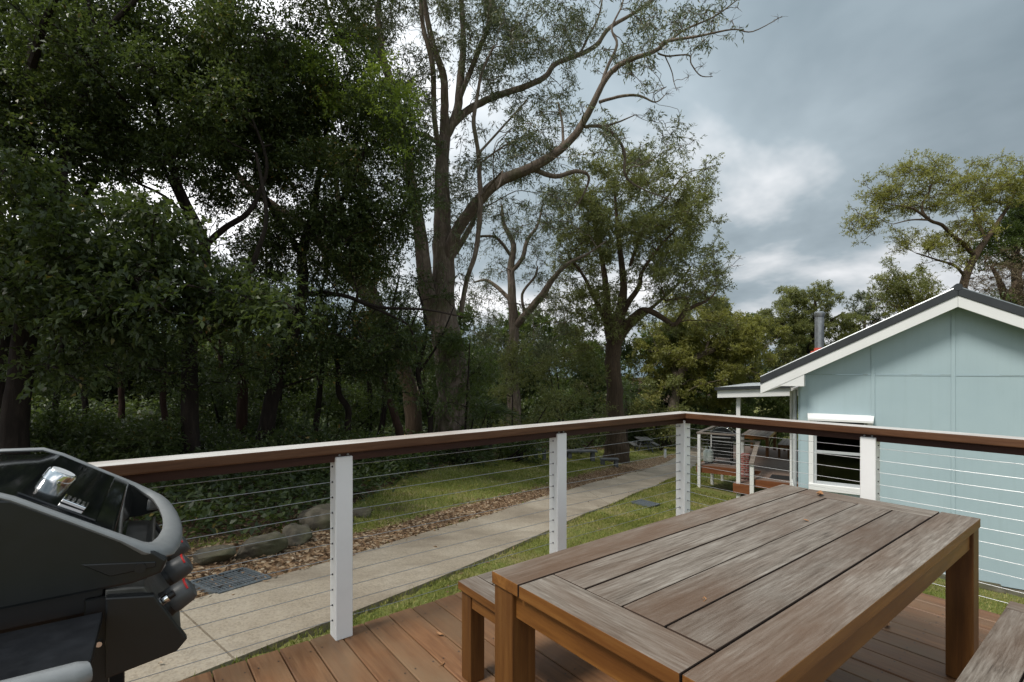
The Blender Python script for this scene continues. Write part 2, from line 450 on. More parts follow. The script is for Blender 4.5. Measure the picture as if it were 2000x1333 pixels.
q.bump(nB, 0.8, 0.03)
MT['ground'] = q.m
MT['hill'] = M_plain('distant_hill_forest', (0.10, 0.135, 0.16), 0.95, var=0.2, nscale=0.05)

MT['leaf_dark'] = M_leaf('dark_glossy_leaf', [(0.0, (0.024, 0.034, 0.014)), (0.5, (0.055, 0.076, 0.028)), (0.85, (0.098, 0.122, 0.040)), (1.0, (0.24, 0.14, 0.04))], (0.17, 0.24, 0.035), rough=0.42, spec=0.32, tfac=0.32)
MT['leaf_mid'] = M_leaf('mid_green_leaf', [(0.0, (0.026, 0.036, 0.013)), (0.5, (0.060, 0.082, 0.024)), (0.85, (0.115, 0.155, 0.035)), (1.0, (0.17, 0.20, 0.05))], (0.22, 0.32, 0.04), rough=0.45, tfac=0.35)
MT['leaf_fresh'] = M_leaf('fresh_green_leaf', [(0.0, (0.065, 0.100, 0.018)), (0.5, (0.135, 0.190, 0.034)), (1.0, (0.27, 0.32, 0.06))], (0.42, 0.54, 0.05), rough=0.45, tfac=0.45)
MT['leaf_gum'] = M_leaf('grey_green_gum_leaf', [(0.0, (0.045, 0.056, 0.026)), (0.5, (0.092, 0.108, 0.050)), (0.85, (0.145, 0.160, 0.078)), (1.0, (0.19, 0.17, 0.06))], (0.22, 0.26, 0.08), rough=0.42, tfac=0.3)
MT['leaf_olive'] = M_leaf('olive_gum_leaf', [(0.0, (0.072, 0.082, 0.026)), (0.5, (0.150, 0.166, 0.052)), (0.85, (0.225, 0.235, 0.075)), (1.0, (0.27, 0.22, 0.06))], (0.34, 0.36, 0.08), rough=0.45, tfac=0.36)
MT['leaf_yellow'] = M_leaf('yellow_green_leaf', [(0.0, (0.105, 0.110, 0.028)), (0.5, (0.21, 0.21, 0.052)), (1.0, (0.33, 0.31, 0.08))], (0.46, 0.46, 0.08), rough=0.5, tfac=0.42)
MT['twig_brown'] = M_leaf('dry_brown_twig_leaf', [(0.0, (0.09, 0.065, 0.04)), (1.0, (0.24, 0.19, 0.11))], (0.3, 0.24, 0.1), rough=0.7, tfac=0.2)
MT['grass_blade'] = M_leaf('grass_blade', [(0.0, (0.080, 0.105, 0.020)), (0.40, (0.160, 0.185, 0.038)), (0.68, (0.27, 0.255, 0.070)), (1.0, (0.44, 0.37, 0.18))], (0.3, 0.36, 0.06), rough=0.6, tfac=0.3, spec=0.2)
MT['litter'] = M_leaf('dry_leaf_litter', [(0.0, (0.045, 0.025, 0.014)), (0.35, (0.135, 0.080, 0.043)), (0.7, (0.27, 0.18, 0.105)), (1.0, (0.50, 0.41, 0.31))], (0.4, 0.25, 0.1), rough=0.65, tfac=0.1, spec=0.3)
MT['bark_gum'] = M_bark('gum_bark', (0.050, 0.036, 0.028), (0.150, 0.115, 0.092), (0.31, 0.26, 0.215), moss=(0.072, 0.072, 0.034))
MT['bark_red'] = M_bark('reddish_bark', (0.022, 0.012, 0.009), (0.050, 0.027, 0.020), (0.09, 0.056, 0.042))
MT['bark_dark'] = M_bark('dark_bark', (0.011, 0.008, 0.0065), (0.025, 0.018, 0.0145), (0.045, 0.034, 0.027))
MT['bark_brown'] = M_bark('fibrous_brown_bark', (0.035, 0.024, 0.016), (0.078, 0.054, 0.036), (0.14, 0.10, 0.068), sc=(12, 12, 1.0))

# ------------------------------------------------------------------ foliage builder
def unit(a): return a / np.maximum(np.linalg.norm(a, axis=1, keepdims=True), 1e-9)
def leaf_mesh(name, base, d, length, width, tint, mat, fold=0.25, upb=0.0):
    n = len(base)
    d = unit(d)
    ref = unit(R.normal(size=(n, 3)) * (1 - 0.5 * min(upb, 1)) + np.array((0, 0, upb)))
    side = unit(np.cross(d, ref)); nor = np.cross(side, d)
    length = np.broadcast_to(np.asarray(length, float), (n,))[:, None]
    width = np.broadcast_to(np.asarray(width, float), (n,))[:, None]
    mid = base + d * length * 0.42
    v = np.empty((n, 4, 3), np.float32)
    v[:, 0] = base
    v[:, 1] = mid + side * width * 0.5 + nor * width * fold
    v[:, 2] = base + d * length - nor * length * 0.10
    v[:, 3] = mid - side * width * 0.5 + nor * width * fold
    me = bpy.data.meshes.new(name)
    me.vertices.add(4 * n); me.loops.add(4 * n); me.polygons.add(n)
    me.vertices.foreach_set('co', v.ravel())
    me.loops.foreach_set('vertex_index', np.arange(4 * n, dtype=np.int32))
    me.polygons.foreach_set('loop_start', np.arange(0, 4 * n, 4, dtype=np.int32))
    me.polygons.foreach_set('loop_total', np.full(n, 4, np.int32))
    at = me.attributes.new('tint', 'FLOAT', 'FACE')
    at.data.foreach_set('value', np.clip(tint, 0, 1).astype(np.float32))
    me.materials.append(mat)
    me.update(calc_edges=True)
    return me

def ball(n):
    return unit(R.normal(size=(n, 3))) * (R.random((n, 1)) ** 0.42)

def foliage(clumps, per, k, llen, lwid, droop, flat=0.75, slen=0.25, tbias=0.0):
    """clumps: list of (centre, radius). Returns leaf arrays."""
    B, D, T = [], [], []
    for c, r in clumps:
        ns = max(4, int(per * (r / 0.5) ** 2 / k))
        p = ball(ns) * r
        p[:, 2] *= flat
        # lobes: pull the sprigs onto a few sub-centres so that the outline is uneven
        sub = ball(5) * r * 0.85; sub[:, 2] *= flat
        w_ = R.integers(0, 5, ns)
        p = p * 0.62 + sub[w_] * 0.62
        out = unit(p + 1e-6)
        sdir = unit(out * 0.7 + R.normal(size=(ns, 3)) * 0.6 + np.array([0, 0, 0.25 + droop * 0.5]))
        ct = R.normal() * 0.12 + tbias
        hi = (p[:, 2] / (r * flat + 1e-6))
        for j in range(k):
            f = (j + 0.6) / k
            b = c + p + sdir * (slen * f) + np.array([0, 0, droop * slen * f * f * 0.6])
            dd = unit(sdir * 0.55 + R.normal(size=(ns, 3)) * 0.65 + np.array([0, 0, droop]))
            B.append(b); D.append(dd)
            T.append(0.42 + ct + R.normal(size=ns) * 0.16)
    B = np.concatenate(B); D = np.concatenate(D); T = np.concatenate(T)
    n = len(B)
    return B, D, llen * (0.7 + 0.6 * R.random(n)), lwid * (0.7 + 0.6 * R.random(n)), T

def smooth_poly(pts, rad, sub=4):
    pts = np.array(pts, float); rad = np.array(rad, float)
    n = len(pts)
    if n < 3: sub = max(2, sub)
    outp, outr = [], []
    for i in range(n - 1):
        p0 = pts[max(i - 1, 0)]; p1 = pts[i]; p2 = pts[i + 1]; p3 = pts[min(i + 2, n - 1)]
        for s in range(sub):
            t = s / sub
            outp.append(0.5 * (2 * p1 + (p2 - p0) * t + (2 * p0 - 5 * p1 + 4 * p2 - p3) * t * t + (3 * p1 - p0 - 3 * p2 + p3) * t ** 3))
            outr.append(rad[i] * (1 - t) + rad[i + 1] * t)
    outp.append(pts[-1]); outr.append(rad[-1])
    return np.array(outp), np.array(outr)

def wiggle_branch(a, b, r0, r1, n=6, amp=0.09, sag=0.0):
    a = np.array(a); b = np.array(b)
    L = np.linalg.norm(b - a)
    t = np.linspace(0, 1, n)[:, None]
    p = a + (b - a) * t
    off = R.normal(size=(n, 3)) * amp * L
    off[0] = 0; off[-1] = 0
    p = p + off * np.sin(np.pi * t)
    p[:, 2] += sag * L * np.sin(np.pi * t[:, 0])
    return p, np.linspace(r0, r1, n)

def grow(name, label, base, limbs, clumps, leafmat, bark, per=600, k=8, llen=0.06, lwid=0.03, droop=-0.1,
         flat=0.75, slen=0.25, tbias=0.0, twigs=6, twig_r=0.008, group=None, cat='tree', bare=(), br_k=0.02, noise=0.018,
         extra=None, parts=('trunk', 'crown'), upb=0.9):
    base = np.array(base, float)
    root = thing(name, label, cat, tuple(base), 0, group)
    mb = MB()
    lp = []
    for li, (pts, rad) in enumerate(limbs):
        if li == 0 and cat == 'tree':      # root the trunk in the soil
            pts = [np.array((pts[0][0], pts[0][1], base[2] - 0.4))] + list(pts); rad = [rad[0] * 1.12] + list(rad)
        p, r = smooth_poly(pts, rad, 5)
        r = r * (1 + R.normal(size=len(r)) * noise)
        big = r.max() > 0.07
        p = p + R.normal(size=p.shape) * r[:, None] * 0.05
        mb.tube(p - base, r, 12 if r.max() > 0.3 else 9 if big else 6, caps=True)
        lp.append(np.concatenate([p, r[:, None]], axis=1))
    L = np.concatenate(lp) if lp else np.zeros((1, 4))
    for c, r in list(clumps) + [(np.array(b_), 0.25) for b_ in bare]:
        d = np.linalg.norm(L[:, :3] - c, axis=1) + np.maximum(0, L[:, 2] - c[2]) * 1.2
        i = int(np.argmin(d + R.random(len(L)) * 0.25))
        s = L[i]
        dist = np.linalg.norm(s[:3] - c)
        r0 = min(s[3] * 0.6, br_k * (0.5 + dist * 0.5))
        if dist > 0.15:
            p, rr = wiggle_branch(s[:3], c, max(r0, twig_r * 1.3), twig_r * 1.2, 5, 0.06, sag=0.05)
            p, rr = smooth_poly(p, rr, 3)
            mb.tube(p - base, rr, 5, caps=False)
            L = np.concatenate([L, np.concatenate([p[2:], rr[2:, None]], axis=1)])
        for _ in range(twigs):
            e_ = c + ball(1)[0] * r * np.array([1, 1, flat]) * 1.05
            p, rr = wiggle_branch(c, e_, twig_r, twig_r * 0.35, 5, 0.06)
            mb.tube(p - base, rr, 3, caps=False)
    mb.build(parts[0], bark, root, smooth=True)
    if clumps:
        a = foliage([(c - base, r) for c, r in clumps], per, k, llen, lwid, droop, flat, slen, tbias)
        link(parts[1], leaf_mesh(parts[1], *a, leafmat, upb=upb), root)
    if extra:
        for pn, cl, lm, kw in extra:
            a = foliage([(c - base, r) for c, r in cl], **kw)
            link(pn, leaf_mesh(pn, *a, lm, upb=upb), root)
    return root

def ell(cx, cy, rx, ry, z0, z1, n, r0, r1):      # clump centres scattered through an ellipse of the view, at real depths
    out = []
    while len(out) < n:
        a, b = R.uniform(-1, 1, 2)
        if a * a + b * b > 1: continue
        Z = R.uniform(z0, z1)
        out.append((P(cx + a * rx, cy + b * ry, Z), R.uniform(r0, r1)))
    return out
def limb(Z, pts, ws=1.0):       # pts: (px, py, depth offset, width in px)
    return [P(x, y, Z + dz) for x, y, dz, w_ in pts], [w_ * 0.5 * ws * (Z + dz) / F for x, y, dz, w_ in pts]

# ================================================================== SETTING
# path edges and lawn edges read off the photograph, laid on the sloping ground
far_px = [(369, 1180), (513, 1137), (646, 1102), (800, 1052), (1000, 993), (1109, 959), (1225, 926), (1320, 895)]
near_px = [(472, 1288), (646, 1219), (692, 1199), (800, 1157), (897, 1116), (1000, 1071), (1162, 998), (1248, 962), (1320, 932)]
far_e = [ground_hit(*p)[0][:2] for p in far_px]
near_e = [ground_hit(*p)[0][:2] for p in near_px]
d0 = far_e[0] - far_e[2]; d0 /= np.linalg.norm(d0)
d1 = far_e[-1] - far_e[-3]; d1 /= np.linalg.norm(d1)
far_e = [far_e[0] + d0 * 5.0, far_e[0] + d0 * 2.0] + far_e + [far_e[-1] + d1 * 4, far_e[-1] + d1 * 12]
near_e = [near_e[0] + d0 * 5.0, near_e[0] + d0 * 2.0] + near_e + [near_e[-1] + d1 * 4, near_e[-1] + d1 * 12]
def resample(e_, n):
    e_ = np.array(e_); s = np.concatenate([[0], np.cumsum(np.linalg.norm(np.diff(e_, axis=0), axis=1))])
    t = np.linspace(0, s[-1], n)
    return np.stack([np.interp(t, s, e_[:, 0]), np.interp(t, s, e_[:, 1])], axis=1)
NP_ = 181
FE, NE = resample(far_e, NP_), resample(near_e, NP_)
for _ in range(6):
    FE[1:-1] = (FE[:-2] + 2 * FE[1:-1] + FE[2:]) / 4; NE[1:-1] = (NE[:-2] + 2 * NE[1:-1] + NE[2:]) / 4

lawn_lo = np.array([(-400, 1095), (300, 1078), (420, 1064), (560, 1036), (640, 1034), (691, 1042), (765, 1026), (890, 990), (1075, 947), (1109, 934), (1225, 903), (1320, 885), (1420, 868), (1700, 830), (2200, 800)], float)
lawn_hi = np.array([(-400, 1090), (300, 1075), (560, 1040), (640, 1010), (690, 985), (800, 930), (880, 908), (1000, 893), (1050, 884), (1150, 882), (1290, 868), (1400, 850), (1700, 830), (2200, 800)], float)

def proj(x, y, z):
    X, Z = w2c(x, y)
    Zs = np.where(Z > 0.3, Z, 0.3)
    return CX + F * X / Zs, HY + F * (CAMZ - z) / Zs, Z
def masks(x, y):
    z = ground_z(x, y)
    u, v, Z = proj(x, y, z)
    lo = np.interp(u, lawn_lo[:, 0], lawn_lo[:, 1]); hi = np.interp(u, lawn_hi[:, 0], lawn_hi[:, 1])
    # side of the far path edge, in metres (positive beyond the path)
    fe = FE
    i = np.argmin((x[:, None] - fe[None, ::3, 0]) ** 2 + (y[:, None] - fe[None, ::3, 1]) ** 2, axis=1) * 3
    i = np.minimum(i, NP_ - 2)
    t = fe[i + 1] - fe[i]; t /= np.linalg.norm(t, axis=1, keepdims=True)
    side = (y - fe[i, 1]) * t[:, 0] - (x - fe[i, 0]) * t[:, 1]
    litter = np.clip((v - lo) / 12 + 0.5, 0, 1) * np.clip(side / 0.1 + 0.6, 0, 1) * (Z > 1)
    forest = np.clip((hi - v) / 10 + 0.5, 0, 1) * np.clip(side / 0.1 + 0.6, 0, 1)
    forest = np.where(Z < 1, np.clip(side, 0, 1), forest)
    ii = np.argmin((x[:, None] - NE[None, ::3, 0]) ** 2 + (y[:, None] - NE[None, ::3, 1]) ** 2, axis=1) * 3
    ii = np.minimum(ii, NP_ - 2)
    t2 = NE[ii + 1] - NE[ii]; t2 /= np.linalg.norm(t2, axis=1, keepdims=True)
    side2 = (y - NE[ii, 1]) * t2[:, 0] - (x - NE[ii, 0]) * t2[:, 1]
    onpath = (side < 0.0) & (side2 > 0.0)
    return litter, forest, onpath, side, side2

def axis_coords(a, b, step, far):
    mid = np.arange(a, b, step)
    g = [step]; s = 0
    outl = []
    while s < far:
        g.append(g[-1] * 1.17); s += g[-1]; outl.append(s)
    outl = np.array(outl)
    return np.concatenate([(a - outl)[::-1], mid, mid[-1] + outl])
gx = axis_coords(-4, 16, 0.11, 420); gy = axis_coords(1.5, 20, 0.11, 420)
XX, YY = np.meshgrid(gx, gy)
fx, fy = XX.ravel(), YY.ravel()
fz = ground_z(fx, fy)
lit_a = np.zeros(len(fx)); for_a = np.zeros(len(fx))
for s in range(0, len(fx), 20000):
    a_, b_, pth, sd1, sd2 = masks(fx[s:s + 20000], fy[s:s + 20000])
    lit_a[s:s + 20000] = a_; for_a[s:s + 20000] = b_
    # bed for the path slabs
    fz[s:s + 20000] -= 0.05 * pth
nxg, nyg = len(gx), len(gy)
me = bpy.data.meshes.new('ground')
ii = np.arange((nyg - 1) * (nxg - 1)); rI, cI = ii // (nxg - 1), ii % (nxg - 1)
v0 = rI * nxg + cI
quads = np.stack([v0, v0 + 1, v0 + 1 + nxg, v0 + nxg], axis=1).astype(np.int32)
me.vertices.add(len(fx)); me.loops.add(quads.size); me.polygons.add(len(quads))
me.vertices.foreach_set('co', np.stack([fx, fy, fz], axis=1).astype(np.float32).ravel())
me.loops.foreach_set('vertex_index', quads.ravel())
me.polygons.foreach_set('loop_start', np.arange(0, quads.size, 4, dtype=np.int32))
me.polygons.foreach_set('loop_total', np.full(len(quads), 4, np.int32))
me.polygons.foreach_set('use_smooth', np.ones(len(quads), bool))
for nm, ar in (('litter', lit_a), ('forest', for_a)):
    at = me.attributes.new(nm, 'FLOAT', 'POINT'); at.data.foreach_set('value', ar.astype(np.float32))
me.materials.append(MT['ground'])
me.update(calc_edges=True)
struct(link('ground', me))

# distant hill, a sliver of it shows between the trees
mb = MB()
pts = []
for i in range(41):
    a = -0.6 + 1.6 * i / 40
    h = 9 + 3 * math.sin(i * 0.35) + 1.2 * math.sin(i * 0.9 + 1)
    X, Z = math.sin(a) * 420, math.cos(a) * 420
    pts.append((X, Z, h))
v = []; f = []
for i, (X, Z, h) in enumerate(pts):
    for q_, hh in ((0.80, -22), (0.93, h * 0.6), (1.0, h), (1.1, -22)):
        a, b = c2w(X * q_, Z * q_); v.append((a, b, hh))
for i in range(40):
    for j in range(3):
        f.append((i * 4 + j, i * 4 + 4 + j, i * 4 + 5 + j, i * 4 + 1 + j))
mb.add(v, f)
struct(mb.build('hill', MT['hill'], smooth=True))

# concrete path: slabs with open joints
path = link('path', None); struct(path)
path.location = (float(FE[60, 0]), float(FE[60, 1]), 0)
jn_px = ground_hit(420, 1258)[0][:2]
mids = (FE + NE) / 2
j0 = int(np.argmin(np.linalg.norm(mids - jn_px, axis=1)))
jf = int(np.argmin(np.linalg.norm(FE - ground_hit(290, 1168)[0][:2], axis=1))); jn = int(np.argmin(np.linalg.norm(NE - ground_hit(466, 1285)[0][:2], axis=1)))
SH = jf - jn; j0 = jn
FS = FE[np.clip(np.arange(NP_) + SH, 0, NP_ - 1)]
cuts = sorted(set([0, max(2, j0 - 34), j0, j0 + 42, j0 + 84, j0 + 112, NP_ - 1]) & set(range(NP_)))
for a, b in zip(cuts[:-1], cuts[1:]):
    rows = list(range(a, b + 1))
    v = []
    W = 8
    for r_ in rows:
        gap = 0.0
        tdir = mids[min(r_ + 1, NP_ - 1)] - mids[max(r_ - 1, 0)]; tdir /= np.linalg.norm(tdir)
        if r_ == a: gap = 0.007
        if r_ == b: gap = -0.007
        for k_ in range(W + 1):
            p = FS[r_] * (1 - k_ / W) + NE[r_] * (k_ / W) + tdir * gap
            v.append((p[0] - path.location.x, p[1] - path.location.y, float(ground_z(p[0], p[1])) + 0.022))
    nr = len(rows)
    nb = len(v)
    v += [(x, y, z - 0.10) for x, y, z in v]
    f = []
    for i in range(nr - 1):
        for k_ in range(W):
            q0 = i * (W + 1) + k_
            f.append((q0, q0 + W + 1, q0 + W + 2, q0 + 1))
    ring = [k_ for k_ in range(W + 1)] + [i * (W + 1) + W for i in range(1, nr)] + [(nr - 1) * (W + 1) + k_ for k_ in range(W - 1, -1, -1)] + [i * (W + 1) for i in range(nr - 2, 0, -1)]
    for i in range(len(ring)):
        p, q_ = ring[i], ring[(i + 1) % len(ring)]
        f.append((p, q_, q_ + nb, p + nb))
    m_ = MB(); m_.add(v, f)
    m_.build('slab', MT['concrete'], path)

# ================================================================== TIMBER DECK
EDGE_Y, EDGE_X, PITCH = 2.715, 4.035, 0.1455
deck = thing('timber_deck', 'reddish brown timber deck in the foreground under the table', 'deck', (2.0, 1.0, -0.4))
DL = Vector((2.0, 1.0, -0.4))
bd = MB().box(-0.070, 0.070, -2.1, 2.1, -0.025, 0.0).data('deck_board', [MT['deck']], bevel=0.004)
xb = 1.058 - PITCH * 18 + PITCH / 2
i = 0
while xb + 0.07 < EDGE_X + 0.02:
    link('deck_board', bd, deck, Vector((xb, EDGE_Y - 2.1 + R.uniform(-0.004, 0.004), R.uniform(-0.0012, 0.0012))) - DL)
    xb += PITCH
LASTX = xb - PITCH + 0.07
m_ = MB()
for y in np.arange(EDGE_Y - 0.12, -1.4, -0.45):
    m_.box(-1.5, LASTX - 0.04, y - 0.02, y + 0.02, -0.165, -0.027)
m_.build('joist', MT['subrail'], deck, -DL)
MB().box(-1.5, LASTX - 0.002, EDGE_Y - 0.045, EDGE_Y - 0.012, -0.20, -0.027).build('fascia_board', MT['fascia'], deck, -DL, bevel=0.003)
MB().box(LASTX - 0.04, LASTX - 0.008, -1.45, EDGE_Y - 0.05, -0.20, -0.027).build('fascia_board', MT['fascia'], deck, -DL, bevel=0.003)
for sx in (-1.2, 0.4, 2.0, 3.7):
    for sy in (-1.1, 0.6, 2.45):
        gz = float(ground_z(sx, sy))
        if gz < -0.19:
            MB().box(sx - 0.045, sx + 0.045, sy - 0.045, sy + 0.045, gz - 0.2, -0.17).build('stump', MT['subrail'], deck, -DL)
m_ = MB()
x = 1.058 - PITCH * 8 + PITCH / 2
while x < LASTX:
    for y in np.arange(EDGE_Y - 0.12, -1.0, -0.45):
        for s in (-0.045, 0.045):
            cx_, cy_ = x + s + R.normal() * 0.003, y + R.normal() * 0.006
            vv = [(cx_ + 0.0042 * math.cos(t), cy_ + 0.0042 * math.sin(t), 0.0018) for t in np.linspace(0, 2 * math.pi, 7)[:-1]]
            m_.add(vv, [tuple(range(6))])
    x += PITCH
nh = m_.build('nail_heads', MT['dark_metal'], deck, -DL); nh['kind'] = 'stuff'

# ================================================================== BALUSTRADE
PY, PX = 2.655, 3.98
bal = thing('cable_balustrade', 'white post balustrade with steel cables and brown timber handrail around the deck', 'railing', (PX, PY, 0))
BL = Vector((PX, PY, 0))
posts = [(-0.63, PY), (0.915, PY), (2.46, PY), (PX, PY), (PX, 1.225), (PX, -0.22)]
pm = MB().box(-0.045, 0.045, -0.045, 0.045, 0, 0.945).data('post', [MT['white']], bevel=0.004)
ZC = [0.892 - 0.08 * i for i in range(11)]
fitA = MB(); fitB = MB()
for z in ZC:
    for s in (-1, 1):
        fitA.tube([(s * 0.044, 0, z), (s * 0.0505, 0, z)], [0.0058, 0.004], 8)
        fitB.tube([(0, s * 0.044, z), (0, s * 0.0505, z)], [0.0058, 0.004], 8)
fA = fitA.data('cable_grommets', [MT['dark_metal']]); fB = fitB.data('cable_grommets', [MT['dark_metal']])
fitC = MB()
for z in ZC:
    fitC.tube([(-0.044, 0, z), (-0.052, 0, z), (-0.053, 0, z), (-0.12, 0, z)], [0.006, 0.006, 0.0034, 0.003], 8)
    fitC.tube([(0, -0.044, z - 0.02), (0, -0.052, z - 0.02), (0, -0.053, z - 0.02), (0, -0.12, z - 0.02)], [0.006, 0.006, 0.0034, 0.003], 8)
fC = fitC.data('cable_grommets', [MT['galv']])
for i, (x, y) in enumerate(posts):
    po = link('post', pm, bal, Vector((x, y, 0)) - BL)
    link('cable_grommets', fC if i == 3 else fA if i < 3 else fB, po)['kind'] = 'stuff'
    for s in (-0.022, 0.022):
        sc_ = MB()
        if i <= 3: sc_.tube([(s, -0.0315, 0.953), (s, -0.036, 0.953)], 0.006, 8)
        else: sc_.tube([(-0.0315, s, 0.953), (-0.036, s, 0.953)], 0.006, 8)
        sc_.build('screw_head', MT['galv'], po)
def cable(a, b, sag, name='cable'):
    a = Vector(a); b = Vector(b)
    pts = []
    for i in range(9):
        t = i / 8
        p = a.lerp(b, t); p.z -= sag * 4 * t * (1 - t)
        pts.append(p - BL)
    MB().tube(pts, 0.0016, 6).build(name, MT['steel'], bal, smooth=True)
for k_, z in enumerate(ZC):
    for i in range(3):
        cable((posts[i][0] + 0.045, PY, z), (posts[i + 1][0] - 0.045, PY, z), abs(R.normal()) * 0.003)
    for i in range(3, 5):
        z2 = z - 0.02 if i == 3 else z
        cable((PX, posts[i][1] - 0.045, z - 0.02), (PX, posts[i + 1][1] + 0.045, z - 0.02 if i == 4 else z - 0.02), abs(R.normal()) * 0.003)
# handrail: mitred cap over a narrower sub rail
def rail_piece(name, prof, z0, z1, mats, top=True, bev=0.006):
    m_ = MB()
    n = len(prof)
    v = [(x, y, z0) for x, y in prof] + [(x, y, z1) for x, y in prof]
    f = [tuple(range(n))[::-1], tuple(range(n, 2 * n))] + [(i, (i + 1) % n, n + (i + 1) % n, n + i) for i in range(n)]
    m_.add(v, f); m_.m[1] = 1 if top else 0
    return m_
HW = 0.070
capA = [(-1.2, PY - HW), (PX - HW - 0.001, PY - HW), (PX + HW - 0.001, PY + HW), (-1.2, PY + HW)]
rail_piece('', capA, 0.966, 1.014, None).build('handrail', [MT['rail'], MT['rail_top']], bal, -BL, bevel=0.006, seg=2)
# second length runs along y: build it along x and turn it so that the grain follows
L2 = 3.6
capB = [(0.0, -HW), (L2, -HW), (L2, HW), (2 * HW, HW)]
o = rail_piece('', [(x, y) for x, y in capB], 0.966, 1.014, None)
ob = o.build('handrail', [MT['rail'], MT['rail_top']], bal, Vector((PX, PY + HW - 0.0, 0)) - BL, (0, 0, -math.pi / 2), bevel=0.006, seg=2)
ob.location = Vector((PX, PY + HW, 0)) - BL
ob.data.transform(Matrix.Diagonal((1, -1, 1, 1))); ob.data.flip_normals()
MB().box(-1.2, PX - 0.03, PY - 0.030, PY + 0.030, 0.920, 0.9655).build('sub_rail', MT['subrail'], bal, -BL)
sr = MB().box(0, 3.55, -0.030, 0.030, 0.920, 0.9655).build('sub_rail', MT['subrail'], bal, Vector((PX, PY + 0.030, 0)) - BL, (0, 0, -math.pi / 2))

# ================================================================== TABLE AND BENCHES
def plank(name, L, W, T, mats, parent, loc, rz=0, sides=(2, 2, 2, 2), bevel=0.003):
    m_ = MB().box(-L / 2, L / 2, -W / 2, W / 2, -T, 0)
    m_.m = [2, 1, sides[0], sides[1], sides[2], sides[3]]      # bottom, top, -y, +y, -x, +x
    return m_.build(name, mats, parent, loc, (0, 0, rz), bevel=bevel, seg=2)
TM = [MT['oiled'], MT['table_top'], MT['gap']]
def make_table(label, loc, rz, L=2.10, W=0.875, H=0.72, T=0.04):
    t = thing('timber_table', label, 'table', loc, rz)
    pw = W / 6
    g = 0.007
    for s in (-1, 1):
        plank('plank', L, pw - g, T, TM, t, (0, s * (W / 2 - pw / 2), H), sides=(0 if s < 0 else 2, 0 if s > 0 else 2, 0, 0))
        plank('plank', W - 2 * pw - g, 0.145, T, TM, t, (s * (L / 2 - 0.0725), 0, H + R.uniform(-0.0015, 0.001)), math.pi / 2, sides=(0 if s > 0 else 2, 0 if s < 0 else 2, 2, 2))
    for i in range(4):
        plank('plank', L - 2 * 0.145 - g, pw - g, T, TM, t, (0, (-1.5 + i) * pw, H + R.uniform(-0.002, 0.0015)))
    lw = 0.098
    for sx in (-1, 1):
        for sy in (-1, 1):
            cx_, cy_ = sx * (L / 2 - 0.008 - lw / 2), sy * (W / 2 - 0.008 - lw / 2)
            MB().box(-lw / 2, lw / 2, -lw / 2, lw / 2, 0, H - T - 0.001).build('leg', MT['oiled_z'], t, (cx_, cy_, 0), bevel=0.004, seg=2)
    for s in (-1, 1):
        MB().box(-(L / 2 - 0.107), L / 2 - 0.107, -0.0125, 0.0125, H - T - 0.085, H - T - 0.001).build('apron', MT['oiled'], t, (0, s * (W / 2 - 0.034), 0), bevel=0.003)
        MB().box(-(W / 2 - 0.107), W / 2 - 0.107, -0.0125, 0.0125, H - T - 0.085, H - T - 0.001).build('apron', MT['oiled'], t, (s * (L / 2 - 0.034), 0, 0), (0, 0, math.pi / 2), bevel=0.003)
    return t
def make_bench(label, loc, rz, L=1.75, W=0.38, H=0.435, T=0.036):
    t = thing('timber_bench', label, 'bench', loc, rz)
    n = 3
    eb = 0.10
    pw = W / n
    for i in range(n):
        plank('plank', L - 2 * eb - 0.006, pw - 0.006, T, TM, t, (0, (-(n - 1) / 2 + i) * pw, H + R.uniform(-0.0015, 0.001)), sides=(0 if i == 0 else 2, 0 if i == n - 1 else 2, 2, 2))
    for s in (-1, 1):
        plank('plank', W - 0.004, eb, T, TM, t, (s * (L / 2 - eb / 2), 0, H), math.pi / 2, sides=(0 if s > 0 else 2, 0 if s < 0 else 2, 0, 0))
    lw = 0.075
    for sx in (-1, 1):
        for sy in (-1, 1):
            MB().box(-lw / 2, lw / 2, -lw / 2, lw / 2, 0, H - T - 0.001).build('leg', MT['oiled_z'], t, (sx * (L / 2 - 0.014 - lw / 2), sy * (W / 2 - 0.012 - lw / 2), 0), bevel=0.004, seg=2)
    for s in (-1, 1):
        MB().box(-(L / 2 - 0.09), L / 2 - 0.09, -0.011, 0.011, H - T - 0.065, H - T - 0.001).build('apron', MT['oiled'], t, (0, s * (W / 2 - 0.03), 0), bevel=0.003)
        MB().box(-(W / 2 - 0.088), W / 2 - 0.088, -0.011, 0.011, H - T - 0.065, H - T - 0.001).build('apron', MT['oiled'], t, (s * (L / 2 - 0.03), 0, 0), (0, 0, math.pi / 2), bevel=0.003)
    return t
table = make_table('large weathered timber table with plank top on the near deck', (2.035, 0.955, 0.002), 0)
bench_a = make_bench('timber bench behind the large table, beside the cable railing', (2.085, 1.785, 0.002), 0)
bench_b = make_bench('weathered timber bench in the bottom right corner of the photo', (2.05, 0.215, 0.002), 0)

